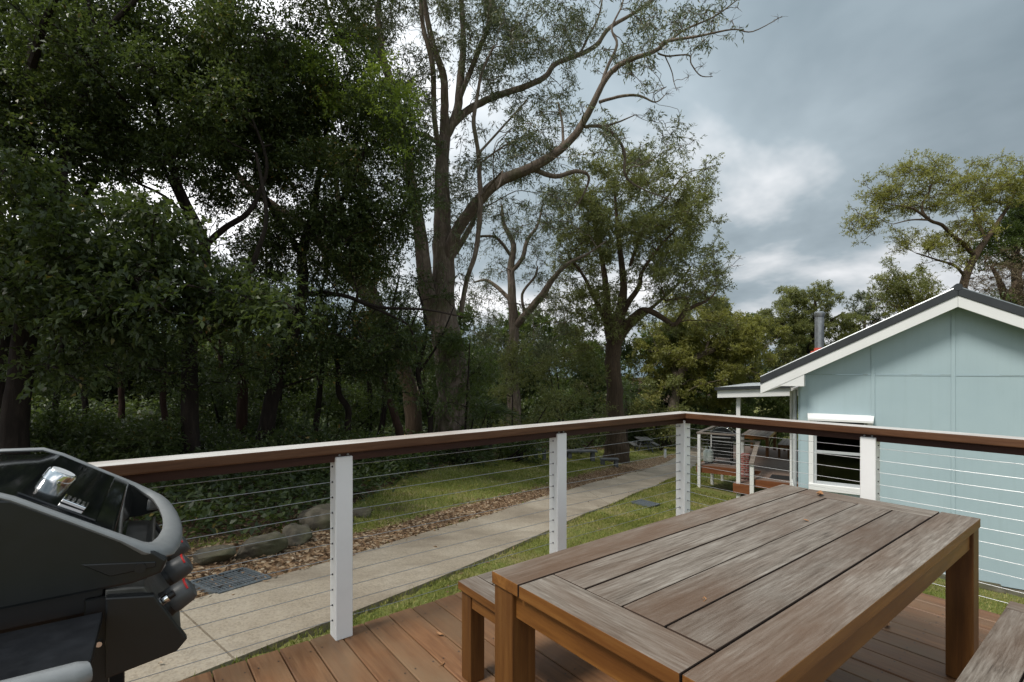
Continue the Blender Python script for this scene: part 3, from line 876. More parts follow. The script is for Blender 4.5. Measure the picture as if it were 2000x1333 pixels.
# ================================================================== BARBECUE
def make_bbq(label, loc, rz):
    t = thing('gas_barbecue', label, 'barbecue', loc, rz)
    ox, oy = -0.2, 1.72            # the barbecue was measured in deck coordinates: shift to its own frame
    def S(x): return x - ox
    Y0, Y1 = 1.40 - oy, 2.055 - oy
    prof = [(-0.66, 0.935), (-0.60, 0.918), (0.02, 0.922), (0.072, 0.934), (0.084, 0.962), (0.060, 0.985), (-0.175, 1.138), (-0.31, 1.152), (-0.50, 1.10), (-0.63, 1.00)]
    prof = [(S(x), z) for x, z in prof]
    hood = None
    for ya, yb in ((Y0, Y0 + 0.026), (Y1 - 0.026, Y1)):
        s_ = MB().prism_y(prof, ya, yb).build('hood_side', MT['bbq_body'], t, bevel=0.006, seg=2)
    # recess line and screw hole on the near cheek
    m_ = MB().prism_y([(S(0.062), 0.951), (S(0.062), 0.963), (S(-0.07), 0.985), (S(-0.02), 0.948)], Y0 - 0.003, Y0 + 0.001)
    m_.build('side_recess', MT['bbq_black'], t, bevel=0.002)
    MB().tube([(S(0.033), Y0 - 0.006, 0.955), (S(0.033), Y0 - 0.001, 0.955)], 0.011, 12).build('bolt_cap', MT['bbq_black'], t)
    # glossy lid between the cheeks
    lid = [(-0.60, 1.00), (-0.48, 1.075), (-0.31, 1.132), (-0.185, 1.122), (-0.100, 1.072), (-0.015, 1.018), (0.0, 0.965), (-0.02, 0.965), (-0.03, 1.003), (-0.10, 1.05), (-0.185, 1.10), (-0.31, 1.11), (-0.47, 1.05), (-0.59, 0.98)]
    lid = [(x, z + 0.020) for x, z in lid]
    lo = MB().prism_y([(S(x), z) for x, z in lid], Y0 + 0.026, Y1 - 0.026).build('lid', MT['bbq_gloss'], t, bevel=0.006, seg=3, smooth=True)
    m_ = MB().prism_y([(S(-0.178), 1.130), (S(-0.050), 1.050), (S(-0.048), 1.062), (S(-0.176), 1.143)], Y0 + 0.055, Y1 - 0.055)
    m_.build('raised_panel', MT['bbq_gloss'], lo, bevel=0.003, seg=2)
    nrm = Vector((0.545, 0, 0.838))
    c0 = Vector((S(-0.143), 1.665 - oy, 1.120))
    th = MB().tube([c0, c0 + nrm * 0.024, c0 + nrm * 0.028], [0.031, 0.031, 0.029], 28).build('thermometer', MT['chrome'], lo, smooth=True)
    MB().tube([c0 + nrm * 0.0281, c0 + nrm * 0.0295], 0.025, 24).build('dial', MT['white_slab'], th)
    # badge plate with raised marks
    c1 = Vector((S(-0.094), 1.522 - oy, 1.0885)) + nrm * 0.003
    tx = Vector((0.838, 0, -0.545)); ty = Vector((0, 1, 0))
    def pl(c, a, b, h, mat, name, par):
        m2 = MB()
        v = [c + tx * (sx * a) + ty * (sy * b) + nrm * hz for hz in (0, h) for sy in (-1, 1) for sx in (-1, 1)]
        m2.add(v, [(0, 2, 3, 1), (4, 5, 7, 6), (0, 1, 5, 4), (2, 6, 7, 3), (0, 4, 6, 2), (1, 3, 7, 5)])
        return m2.build(name, mat, par, bevel=0.001)
    bdg = pl(c1, 0.024, 0.030, 0.007, MT['chrome'], 'badge', lo)
    pl(c1 + nrm * 0.007, 0.021, 0.027, 0.0008, MT['bbq_gloss'], 'badge_field', bdg)
    m2 = MB()
    rr = random.Random(3)
    for r_ in range(4):
        yy = -0.024
        while yy < 0.018:
            wd = rr.uniform(0.003, 0.010)
            c = c1 + nrm * 0.0078 + tx * (-0.015 + r_ * 0.010) + ty * (yy + wd / 2)
            h_ = rr.uniform(0.0022, 0.0034)
            v = [c + tx * (sx * h_) + ty * (sy * wd * 0.4) + nrm * hz for hz in (0, 0.0006) for sy in (-1, 1) for sx in (-1, 1)]
            m2.add(v, [(4, 5, 7, 6), (0, 1, 5, 4), (2, 6, 7, 3), (0, 4, 6, 2), (1, 3, 7, 5)])
            yy += wd + 0.002
    m2.build('badge_marks', MT['chrome'], bdg)
    # grey cast rim that runs along both cheeks and loops round the front as the handle
    zt = lambda x: 0.980 - 0.655 * (x - 0.065) if x > -0.175 else 1.146 + (min(x, -0.175) + 0.175) * -0.10
    path_ = [(-0.50, Y0 + 0.011, 1.112), (-0.31, Y0 + 0.011, 1.162), (-0.22, Y0 + 0.011, 1.158), (-0.175, Y0 + 0.011, zt(-0.174)), (-0.09, Y0 + 0.011, zt(-0.09)), (0.0, Y0 + 0.012, zt(0.0))]
    front = [(0.035, 0.018), (0.058, 0.035), (0.074, 0.075), (0.088, 0.16), (0.096, 0.25), (0.098, 0.3275)]
    f_pts = [(x, Y0 + d, zt(x) - 0.006) for x, d in front] + [(x, Y1 - d, zt(x) - 0.006) for x, d in front[-2::-1]]
    back = [(x, Y0 + Y1 - y, z) for x, y, z in path_[::-1]]
    allp = path_ + f_pts + back
    wid = [0.013] * 5 + [0.017] + [0.026, 0.029, 0.029, 0.028, 0.027, 0.027, 0.027, 0.028, 0.029, 0.029, 0.026] + [0.017] + [0.013] * 5
    MB().tube([(S(x), y, z) for x, y, z in allp], wid, 12, flat=0.45, up=nrm).build('handle_rim', MT['bbq_rim'], t, smooth=True)
    MB().prism_y([(S(0.030), 0.94), (S(0.078), 0.94), (S(0.082), 0.955), (S(0.036), 0.98)], Y0 + 0.001, Y0 + 0.045).build('handle_lug', MT['bbq_rim'], t, bevel=0.008, seg=2)
    MB().prism_y([(S(0.030), 0.94), (S(0.078), 0.94), (S(0.082), 0.955), (S(0.036), 0.98)], Y1 - 0.045, Y1 - 0.001).build('handle_lug', MT['bbq_rim'], t, bevel=0.008, seg=2)
    # firebox under the lid and the steel drip tray that shows through the handle opening
    MB().prism_y([(S(-0.60), 0.86), (S(-0.03), 0.86), (S(-0.02), 0.955), (S(-0.60), 0.99)], Y0 + 0.03, Y1 - 0.03).build('firebox', MT['bbq_black'], t, bevel=0.01)
    MB().prism_y([(S(-0.018), 0.892), (S(0.035), 0.892), (S(0.058), 0.925), (S(0.052), 0.928), (S(0.030), 0.899), (S(-0.018), 0.899)], Y0 + 0.07, Y1 - 0.07).build('drip_lip', MT['tray'], t, bevel=0.002)
    # control panel with end caps
    cap = [(-0.028, 0.905), (0.058, 0.889), (0.122, 0.771), (0.101, 0.748), (-0.028, 0.728)]
    cap = [(S(x), z) for x, z in cap]
    for ya, yb in ((Y0 - 0.004, Y0 + 0.018), (Y1 - 0.018, Y1 + 0.004)):
        MB().prism_y(cap, ya, yb).build('panel_end', MT['bbq_black' if ya > 0 else 'bbq_body'], t, bevel=0.004, seg=2)
    pan = [(-0.03, 0.915), (0.040, 0.905), (0.052, 0.878), (0.112, 0.767), (0.092, 0.752), (-0.03, 0.74)]
    MB().prism_y([(S(x), z) for x, z in pan], Y0 + 0.0185, Y1 - 0.0185).build('control_panel', MT['tray'], t, bevel=0.004, seg=2)
    kn = Vector((0.880, 0, 0.475))
    for j, y in enumerate((1.495, 1.695, 1.895)):
        c = Vector((S(0.083), y - oy, 0.826))
        base_ = MB().tube([c - kn * 0.004, c + kn * 0.008], [0.033, 0.030], 20).build('knob_base', MT['bbq_black'], t, smooth=True)
        MB().tube([c + kn * 0.008, c + kn * 0.014, c + kn * 0.050, c + kn * 0.058, c + kn * 0.061], [0.031, 0.0325, 0.029, 0.025, 0.017], 24).build('knob', MT['knob'], base_, smooth=True)
        a = kn.cross(Vector((0, 1, 0))).normalized()
        if a.z < 0: a = -a
        arc = []
        for q_ in np.linspace(-1.15, 1.15, 12):
            arc.append(c + kn * 0.0535 + (a * math.cos(q_) + Vector((0, 1, 0)) * math.sin(q_)) * 0.0278)
        MB().tube(arc, 0.0026, 6).build('red_mark', MT['gate_red'], base_, smooth=True)
    c = Vector((S(0.074), 1.435 - oy, 0.858))
    ig = MB().tube([c - kn * 0.01, c + kn * 0.013], 0.0105, 16).build('igniter_button', MT['chrome'], t, smooth=True)
    MB().tube([c + kn * 0.013, c + kn * 0.026], [0.0085, 0.008], 14).build('button_tip', MT['bbq_black'], ig, smooth=True)
    # trolley
    for sx in (-0.58, -0.045):
        for sy in (Y0 + 0.04, Y1 - 0.04):
            MB().box(-0.02, 0.02, -0.02, 0.02, 0.0, 0.90).build('trolley_leg', MT['bbq_black'], t, (S(sx), sy, 0), bevel=0.003)
    MB().box(S(-0.56), S(-0.06), Y0 + 0.07, Y1 - 0.07, 0.20, 0.225).build('lower_shelf', MT['bbq_black'], t, bevel=0.004)
    MB().box(S(-0.56), S(-0.066), Y0 + 0.04, Y0 + 0.052, 0.225, 0.915).build('side_panel', MT['bbq_black'], t)
    # folding side shelf towards the camera
    sh = MB().box(S(-0.56), S(-0.032), -0.555, Y0 - 0.002, 0.858, 0.876).build('side_shelf', MT['shelf'], t, bevel=0.003, seg=2)
    MB().tube([(S(-0.57), -0.563, 0.862), (S(-0.30), -0.563, 0.862), (S(-0.050), -0.563, 0.862), (S(-0.034), -0.556, 0.862)], [0.024, 0.024, 0.024, 0.018], 10, up=(0, 0, 1)).build('shelf_rim', MT['bbq_rim'], sh, smooth=True)
    MB().box(S(-0.10), S(-0.07), Y0 - 0.22, Y0 + 0.02, 0.825, 0.857).build('shelf_bracket', MT['bbq_black'], sh)
    MB().tube([(S(-0.04), Y0 + 0.019, 0.80), (S(-0.04), Y0 + 0.013, 0.80)], 0.006, 8).build('bracket_screw', MT['chrome'], t)
    return t
bbq = make_bbq('dark grey gas barbecue with red marked knobs on the near deck', (-0.183, 1.734, 0.001), math.radians(-3))

# ================================================================== NEIGHBOURING COTTAGE
HX, HYc = c2w(4.78, 8.40)
HR = math.atan2(-0.947, 0.319)
WB, EZ = -1.62, 1.10             # wall bottom, eaves
HL, HW2 = 8.5, 3.90              # depth, width
cot = thing('blue_cottage', 'pale blue sheet-clad cottage with white bargeboards and charcoal roof', 'house', (HX, HYc, WB), HR)
CO = Vector((0, 0, -WB))
XM = 1.945                       # ridge
SL = 0.512
def rz_(x): return 2.543 - SL * abs(x - XM)      # top of roof
JX = [0.0, 0.11, 0.985, 1.93, 2.83, 3.73, HW2]
JZ = 1.31
WX0, WX1, WZ0, WZ1 = 0.15, 0.955, -0.50, 0.60     # window opening
def sheet(pts, name='wall_panel'):                # vertical sheet in the gable plane
    m_ = MB()
    n = len(pts)
    v = [(x, 0.0, z) for x, z in pts] + [(x, 0.02, z) for x, z in pts]
    f = [tuple(range(n)), tuple(range(2 * n - 1, n - 1, -1))] + [(i, n + i, n + (i + 1) % n, (i + 1) % n) for i in range(n)]
    m_.add(v, f)
    return m_.build(name, MT['blue_wall'], cot, CO)
top = lambda x: rz_(x) - 0.17
for a, b in zip(JX[:-1], JX[1:]):
    a_, b_ = a + 0.003, b - 0.003
    if abs(a - 0.11) < 1e-6:      # sheets round the window
        sheet([(a_, WB), (b_, WB), (b_, WZ0), (a_, WZ0)])
        sheet([(a_, WZ1), (b_, WZ1), (b_, JZ - 0.004), (a_, JZ - 0.004)])
        sheet([(a_, WZ0 + 0.003), (WX0, WZ0 + 0.003), (WX0, WZ1 - 0.003), (a_, WZ1 - 0.003)])
        sheet([(WX1, WZ0 + 0.003), (b_, WZ0 + 0.003), (b_, WZ1 - 0.003), (WX1, WZ1 - 0.003)])
    else:
        sheet([(a_, WB), (b_, WB), (b_, min(JZ - 0.004, top(b_) if b > 3.8 else 9)), (a_, min(JZ - 0.004, 9))])
    xs = [a_] + ([XM] if a_ < XM < b_ else []) + [b_]
    up = [(x, max(top(x), JZ + 0.002)) for x in xs[::-1]]
    if max(top(a_), top(b_)) > JZ + 0.02:
        sheet([(a_, JZ + 0.004), (b_, JZ + 0.004)] + up)
for x in JX[1:-1]:
    z1 = top(x) if top(x) > JZ else JZ
    segs = [(WB, z1)] if x > 1.0 or x < 0.1 else [(WB, z1)]
    for z0, zz1 in segs:
        if abs(x - 0.11) < 1e-6: continue
        MB().box(x - 0.024, x + 0.024, -0.012, 0.0, z0, zz1).build('batten', MT['blue_wall'], cot, CO, bevel=0.002)
MB().box(0.102, 0.118, -0.005, 0.0, WB, JZ).build('batten', MT['blue_wall'], cot, CO)
MB().box(0.118, HW2, -0.006, 0.0, JZ - 0.012, JZ + 0.0).build('batten', MT['blue_wall'], cot, CO)
m_ = MB().box(0.0, 0.02, 0.021, HL, WB, EZ); m_.build('side_wall', MT['blue_wall'], cot, CO)
m_ = MB().box(HW2 - 0.02, HW2, 0.021, HL, WB, EZ); m_.build('side_wall', MT['blue_wall'], cot, CO)
m_ = MB().box(0.021, HW2 - 0.021, HL - 0.02, HL, WB, EZ); m_.build('back_wall', MT['blue_wall'], cot, CO)
MB().box(0.021, HW2 - 0.021, 0.021, HL - 0.021, WB, WB + 0.05).build('interior_floor', MT['bbq_black'], cot, CO)
MB().box(0.021, HW2 - 0.021, 0.022, HL - 0.021, EZ + 0.0, EZ + 0.02).build('ceiling', MT['bbq_black'], cot, CO)
MB().box(-0.03, 0.0, 0.03, 0.10, WB, EZ).build('corner_stop', MT['blue_wall'], cot, CO, bevel=0.003)
MB().tube([(-0.09, 0.16, WB + 0.05), (-0.09, 0.16, 1.05)], 0.035, 12).build('downpipe', MT['alu'], cot, CO, smooth=True)
MB().tube([(-0.16, 0.34, WB + 0.05), (-0.16, 0.34, 1.02)], 0.022, 10).build('downpipe', MT['white_house'], cot, CO, smooth=True)
MB().tube([(-0.02, 0.05, WB + 0.6), (-0.13, 0.10, WB + 1.15)], 0.014, 8).build('downpipe', MT['white_house'], cot, CO, smooth=True)
# roof: ribbed steel sheets
OV = 0.26                        # overhang at the gable
XE0, XE1 = -0.56, 2 * XM + 0.56
for s, x0, x1 in ((1, XE0, XM), (-1, XM, XE1)):
    m_ = MB()
    n = 46
    ys = np.linspace(-OV + 0.012, HL + 0.2, n * 2)
    v = []
    for i, y in enumerate(ys):
        dz = 0.018 if (i // 2) % 2 == 0 else 0.0
        for x in (x0, x1):
            v.append((x, y, rz_(x) - 0.035 + dz))
    nb = len(v)
    v += [(x, y, z - 0.03) for x, y, z in v]
    f = []
    for i in range(len(ys) - 1):
        f.append((2 * i, 2 * i + 1, 2 * i + 3, 2 * i + 2)); f.append((nb + 2 * i, nb + 2 * i + 2, nb + 2 * i + 3, nb + 2 * i + 1))
    m_.add(v, f)
    rf = m_.build('roof_sheet', MT['charcoal'], cot, CO)
def raked(x0, x1, t0, t1, y0, y1, name, mat, bev=0.003):    # board following the roof line
    m_ = MB()
    m_.add([(x0, y0, rz_(x0) - t1), (x1, y0, rz_(x1) - t1), (x1, y0, rz_(x1) - t0), (x0, y0, rz_(x0) - t0),
            (x0, y1, rz_(x0) - t1), (x1, y1, rz_(x1) - t1), (x1, y1, rz_(x1) - t0), (x0, y1, rz_(x0) - t0)],
           [(0, 1, 2, 3), (7, 6, 5, 4), (0, 4, 5, 1), (1, 5, 6, 2), (2, 6, 7, 3), (3, 7, 4, 0)])
    return m_.build(name, mat, cot, CO, bevel=bev)
for x0, x1 in ((XE0, XM - 0.001), (XM + 0.001, XE1)):
    raked(x0, x1, 0.0, 0.115, -OV - 0.035, -OV + 0.01, 'barge_flashing', MT['charcoal'])
    raked(x0, x1, 0.116, 0.275, -OV - 0.022, -OV + 0.008, 'bargeboard', MT['white_house'])
    raked(x0 + 0.02, x1, 0.135, 0.150, -OV + 0.009, -0.001, 'soffit', MT['blue_wall'])
    MB().tube([(x0, -OV - 0.02, rz_(x0) + 0.006), (x1, -OV - 0.02, rz_(x1) + 0.006)], 0.012, 6).build('flashing_lip', MT['galv'], cot, CO)
MB().tube([(XM, -OV - 0.04, 2.546), (XM, HL + 0.2, 2.546)], 0.05, 10).build('ridge_cap', MT['charcoal'], cot, CO, smooth=True)
# boxed eave end
bx = [(XE0 + 0.003, rz_(XE0) - 0.276), (XE0 + 0.30, 1.118), (0.075, 1.118), (0.075, rz_(0.075) - 0.276)]
MB().prism_y(bx, -OV - 0.016, 0.34).build('boxed_eave', MT['white_house'], cot, CO, bevel=0.003)
MB().box(XE0 + 0.01, 0.02, 0.345, HL + 0.15, 1.11, 1.125).build('eave_soffit', MT['white_house'], cot, CO)
MB().box(XE0 - 0.012, XE0 + 0.015, 0.0, HL + 0.15, 1.10, rz_(XE0) - 0.05).build('gutter', MT['white_house'], cot, CO, bevel=0.004)
# window
win = MB().box(0, 0.03, 0, 1, 0, 1)
fw = MB()
for a in ((WX0 - 0.028, WX0 + 0.042, WZ0 - 0.04, WZ1 + 0.02), (WX1 - 0.042, WX1 + 0.028, WZ0 - 0.04, WZ1 + 0.02)):
    fw.box(a[0], a[1], -0.022, 0.021, a[2], a[3])
fw.box(WX0 + 0.043, WX1 - 0.043, -0.022, 0.021, WZ1 - 0.045, WZ1 + 0.02)
wf = fw.build('window', MT['white_house'], cot, CO, bevel=0.003)
s_ = MB()
s_.box(WX0 + 0.043, WX0 + 0.085, 0.002, 0.03, WZ0 + 0.031, WZ1 - 0.046)
s_.box(WX1 - 0.085, WX1 - 0.043, 0.002, 0.03, WZ0 + 0.031, WZ1 - 0.046)
s_.box(WX0 + 0.086, WX1 - 0.086, 0.002, 0.03, 0.03, 0.075)
s_.box(WX0 + 0.086, WX1 - 0.086, 0.002, 0.03, WZ0 + 0.031, WZ0 + 0.075)
s_.build('sash', MT['alu'], wf, bevel=0.002)
for z0, z1 in ((WZ0 + 0.076, 0.029), (0.076, WZ1 - 0.046)):
    MB().box(WX0 + 0.086, WX1 - 0.086, 0.014, 0.018, z0, z1).build('pane', MT['glass'], wf)
MB().prism_y([(WX0 - 0.028, WZ0 - 0.075), (WX1 + 0.028, WZ0 - 0.075), (WX1 + 0.028, WZ0 + 0.03), (WX0 - 0.028, WZ0 + 0.03)], -0.05, 0.01).build('sill', MT['white_house'], wf, bevel=0.006)
hd = MB()
hd.add([(WX0 - 0.045, -0.001, WZ1 + 0.075), (WX1 + 0.045, -0.001, WZ1 + 0.075), (WX1 + 0.03, -0.17, WZ1 + 0.0), (WX0 - 0.03, -0.17, WZ1 + 0.0),
        (WX0 - 0.045, -0.001, WZ1 + 0.055), (WX1 + 0.045, -0.001, WZ1 + 0.055), (WX1 + 0.03, -0.17, WZ1 - 0.03), (WX0 - 0.03, -0.17, WZ1 - 0.03)],
       [(0, 1, 2, 3), (7, 6, 5, 4), (0, 4, 5, 1), (1, 5, 6, 2), (2, 6, 7, 3), (3, 7, 4, 0)])
hd.build('window_hood', MT['white_house'], wf)
# flue
fx_, fy_ = 0.2, 1.63
fl = MB().tube([(fx_, fy_, 1.45), (fx_, fy_, 2.40)], 0.078, 20).build('flue', MT['galv'], cot, CO, smooth=True)
MB().tube([(fx_, fy_, 2.385), (fx_, fy_, 2.40), (fx_, fy_, 2.47), (fx_, fy_, 2.49)], [0.08, 0.092, 0.092, 0.07], 20).build('flue_cap', MT['galv'], fl, smooth=True)
bt_ = MB()
for a_, r_, z_ in ((0, 0.19, 1.60), (1, 0.17, 1.74), (2, 0.10, 1.80)):
    bt_.tube([(fx_, fy_, z_ - 0.14), (fx_, fy_, z_)], [r_ * 1.05, r_ * 0.82], 12)
bt_.build('flue_boot', MT['red'], fl)
# stone footing along the gable wall
ft = thing('stone_footing', 'low strip of rough stone at the foot of the blue cottage wall', 'footing', (HX, HYc, WB), HR)
xx = -0.25
rr = random.Random(5)
while xx < HW2 + 1.5:
    L_ = rr.uniform(0.45, 0.85)
    gz = float(ground_z(*(np.array((HX, HYc)) + (xx + L_ / 2) * np.array((0.319, -0.947)) - 0.15 * np.array((0.947, 0.319)))))
    m_ = MB().box(xx, xx + L_ - 0.012, -0.34 + rr.uniform(-0.03, 0.03), 0.06, gz - WB - 0.15, max(-0.035 + rr.uniform(-0.03, 0.0), gz - WB + 0.03))
    m_.build('stone', MT['rock'], ft, bevel=0.022, seg=2)
    xx += L_

# veranda roof on the far side of the cottage
ver = thing('veranda_roof', 'flat white veranda roof with one white post beside the blue cottage', 'porch', (HX, HYc, WB), HR)
def zr_(x): return 0.86 + (x + 2.35) * 0.06
def sl_box(x0, x1, y0, y1, zt, zb, name, mat, par=ver):
    m_ = MB()
    m_.add([(x0, y0, zr_(x0) + zb), (x1, y0, zr_(x1) + zb), (x1, y0, zr_(x1) + zt), (x0, y0, zr_(x0) + zt),
            (x0, y1, zr_(x0) + zb), (x1, y1, zr_(x1) + zb), (x1, y1, zr_(x1) + zt), (x0, y1, zr_(x0) + zt)],
           [(0, 1, 2, 3), (7, 6, 5, 4), (0, 4, 5, 1), (1, 5, 6, 2), (2, 6, 7, 3), (3, 7, 4, 0)])
    return m_.build(name, mat, par, CO)
sl_box(-2.42, -0.6, 5.22, 10.4, 0.03, 0.0, 'roof_sheet', MT['roof_light'])
sl_box(-2.44, -0.6, 5.16, 5.215, 0.035, -0.05, 'roof_edge', MT['charcoal'])
sl_box(-2.38, -0.05, 5.23, 5.27, -0.052, -0.26, 'fascia_board', MT['white_house'])
sl_box(-2.38, -2.34, 5.28, 10.3, -0.052, -0.24, 'fascia_board', MT['white_house'])
sl_box(-2.30, -0.05, 5.30, 10.3, -0.06, -0.08, 'ceiling', MT['white_house'])
vx, vy = -1.88, 5.48
gz = -2.22
MB().box(vx - 0.05, vx + 0.05, vy - 0.05, vy + 0.05, gz, 0.66).build('post', MT['white_house'], ver, CO, bevel=0.004)

# the cottage's own deck
FD = -1.57
fdk = thing('cottage_deck', 'smaller timber deck with white posts beside the blue cottage', 'deck', (HX, HYc, WB), HR)
DX0, DY0, DY1 = -3.23, 6.62, 11.6
MB().box(DX0, -0.03, DY0, DY1, FD - 0.03, FD).build('floor', MT['far_deck'], fdk, CO)
MB().box(-1.45, -0.03, 5.30, DY0 - 0.003, FD - 0.03, FD).build('floor', MT['far_deck'], fdk, CO)
MB().box(DX0 - 0.02, -1.47, DY0 - 0.045, DY0 - 0.004, FD - 0.22, FD - 0.002).build('fascia_board', MT['fascia'], fdk, CO)
MB().box(DX0 - 0.045, DX0 - 0.004, DY0 - 0.04, DY1, FD - 0.22, FD - 0.002).build('fascia_board', MT['fascia'], fdk, CO)
MB().box(-1.45, -0.05, 5.255, 5.296, FD - 0.20, FD - 0.002).build('fascia_board', MT['fascia'], fdk, CO)
MB().box(-2.0, -1.50, 5.36, 5.40, FD - 0.44, FD - 0.19).build('stair_fascia', MT['fascia'], fdk, CO)
MB().box(-2.0, -1.50, 5.41, 5.95, FD - 0.23, FD - 0.19).build('stair_tread', MT['far_deck'], fdk, CO)
MB().box(-2.0, -1.50, 5.96, 6.55, FD - 0.13, FD - 0.09).build('stair_tread', MT['far_deck'], fdk, CO)
def fpost(x, y, z0, z1, w_=0.085):
    return MB().box(x - w_ / 2, x + w_ / 2, y - w_ / 2, y + w_ / 2, z0, z1).build('post', MT['white_house'], fdk, CO, bevel=0.003)
RT = FD + 0.98
for x, y in ((DX0 + 0.05, DY0 - 0.09), (DX0 + 0.05, 8.3), (DX0 + 0.05, 9.9), (DX0 + 0.05, 11.4), (-1.95, DY0 - 0.09)):
    fpost(x, y, -2.75 if x < -3 else FD, RT)
fpost(-1.5, 5.22, -2.35, FD + 0.42, 0.10)
MB().box(DX0 - 0.02, -1.90, DY0 - 0.15, DY0 - 0.03, RT, RT + 0.045).build('handrail', MT['grey_timber'], fdk, CO, bevel=0.004)
MB().box(DX0 - 0.01, DX0 + 0.11, DY0 - 0.025, DY1, RT, RT + 0.045).build('handrail', MT['grey_timber'], fdk, CO, bevel=0.004)
m_ = MB()
m_.add([(-1.56, 5.12, FD + 0.42), (-1.44, 5.12, FD + 0.42), (-1.44, 6.25, FD + 0.86), (-1.56, 6.25, FD + 0.86),
        (-1.56, 5.12, FD + 0.465), (-1.44, 5.12, FD + 0.465), (-1.44, 6.25, FD + 0.905), (-1.56, 6.25, FD + 0.905)],
       [(0, 3, 2, 1), (4, 5, 6, 7), (0, 1, 5, 4), (1, 2, 6, 5), (2, 3, 7, 6), (3, 0, 4, 7)])
m_.build('stair_handrail', MT['grey_timber'], fdk, CO)
MB().box(-1.95, -1.44, 6.255, 6.37, FD + 0.86, FD + 0.905).build('stair_handrail', MT['grey_timber'], fdk, CO)
m_ = MB()
for z in np.linspace(FD + 0.10, RT - 0.08, 9):
    m_.tube([(DX0 + 0.05, DY0 - 0.09, z), (-1.95, DY0 - 0.09, z)], 0.0022, 4)
    m_.tube([(DX0 + 0.05, DY0 - 0.09, z), (DX0 + 0.05, DY1, z)], 0.0022, 4)
m_.build('cables', MT['steel'], fdk, CO)
pier = thing('brick_pier', 'small red brick pier behind the white post on the cottage deck', 'pier', (HX, HYc, WB), HR)
m_ = MB()
cx_, cy_ = -1.80, 6.10
rrr = random.Random(2)
for c_ in range(12):
    for hx_ in (0, 1):
        a0 = cx_ - 0.115 + hx_ * 0.115
        MB().box(a0, a0 + 0.105, cy_ - 0.115, cy_ + 0.115, -2.05 + c_ * 0.086, -2.05 + c_ * 0.086 + 0.076).build('brick', MT['brick'], pier, CO)
MB().box(cx_ - 0.108, cx_ + 0.100, cy_ - 0.108, cy_ + 0.108, -2.3, -1.03).build('mortar', MT['joint'], pier, CO)
HM = Matrix.Translation((HX, HYc, 0)) @ Matrix.Rotation(HR, 4, 'Z')
def HP(x, y, z): return HM @ Vector((x, y, z))
b2 = copy_tree(bbq)
b2['label'] = 'black gas barbecue on the cottage deck beside a gas bottle'
b2.location = HP(-2.55, 7.35, FD + 0.001); b2.rotation_euler = (0, 0, HR + 0.1)
t2 = copy_tree(table)
t2['label'] = 'far timber table on the cottage deck beyond the white post'
t2.location = HP(-2.0, 10.2, FD + 0.001); t2.rotation_euler = (0, 0, HR + math.pi / 2)
be2 = copy_tree(bench_a)
be2['label'] = 'far timber bench on the cottage deck next to the blue wall'
be2.location = HP(-1.15, 10.3, FD + 0.001); be2.rotation_euler = (0, 0, HR + math.pi / 2)
gb = thing('gas_bottle', 'pale gas bottle standing on the cottage deck by the barbecue', 'gas bottle', HP(-3.02, 7.05, FD + 0.001))
prof = [(0.10, 0.0), (0.115, 0.03), (0.15, 0.07), (0.158, 0.13), (0.158, 0.34), (0.14, 0.40), (0.09, 0.435), (0.04, 0.445)]
MB().tube([(0, 0, z) for r_, z in prof[2:]], [r_ for r_, z in prof[2:]], 20).build('cylinder', MT['gas'], gb, smooth=True)
MB().tube([(0, 0, 0), (0, 0, 0.075)], [0.12, 0.12], 20).build('foot_ring', MT['mat'], gb)
for a in (0.4, 2.5, 4.6):
    MB().box(-0.03, 0.03, -0.008, 0.008, 0.40, 0.53).build('collar', MT['gas'], gb, (0.085 * math.cos(a), 0.085 * math.sin(a), 0), (0, 0, a + math.pi / 2))
MB().tube([(0, 0, 0.44), (0, 0, 0.52)], [0.02, 0.028], 10).build('valve', MT['dark_metal'], gb)
mt_ = MB().box(-0.42, 0.42, -0.27, 0.27, 0, 0.012)
for i in range(9): mt_.box(-0.40, 0.40, -0.25 + i * 0.06, -0.22 + i * 0.06, 0.012, 0.016)
tag(mt_.build('door_mat', MT['mat'], None, HP(-0.72, 5.95, FD + 0.001), (0, 0, HR), bevel=0.002), 'black ribbed door mat on the cottage deck by the wall', 'mat')

# ================================================================== SMALL THINGS ON THE GROUND
def slope_rot(p, rz):
    e_ = 0.2
    zx = (float(ground_z(p[0] + e_, p[1])) - float(ground_z(p[0] - e_, p[1]))) / (2 * e_)
    zy = (float(ground_z(p[0], p[1] + e_)) - float(ground_z(p[0], p[1] - e_))) / (2 * e_)
    n = Vector((-zx, -zy, 1)).normalized()
    return (Vector((0, 0, 1)).rotation_difference(n).to_matrix() @ Matrix.Rotation(rz, 3, 'Z')).to_euler()
def grate(px, L, W, rz, label, dz):
    p, _ = ground_hit(*px)
    g_ = thing('drain_grate', label, 'drain', (p[0], p[1], p[2] + dz))
    g_.rotation_euler = slope_rot(p, rz)
    m_ = MB()
    for s in (-1, 1):
        m_.box(-L / 2, L / 2, s * W / 2 - 0.012, s * W / 2 + 0.012, -0.03, 0.006)
        m_.box(s * L / 2 - 0.012, s * L / 2 + 0.012, -W / 2 + 0.0125, W / 2 - 0.0125, -0.03, 0.006)
    m_.build('frame', MT['grate'], g_)
    m_ = MB()
    n = int(L / 0.03)
    for i in range(1, n):
        x = -L / 2 + i * L / n
        m_.box(x - 0.004, x + 0.004, -W / 2 + 0.013, W / 2 - 0.013, -0.028, 0.003)
    for i in range(1, 5):
        y = -W / 2 + i * W / 5
        m_.box(-L / 2 + 0.013, L / 2 - 0.013, y - 0.0025, y + 0.0025, -0.022, -0.002)
    m_.build('grille_bars', MT['grate'], g_)
    MB().box(-L / 2, L / 2, -W / 2, W / 2, -0.06, -0.032).build('pit', MT['joint'], g_)
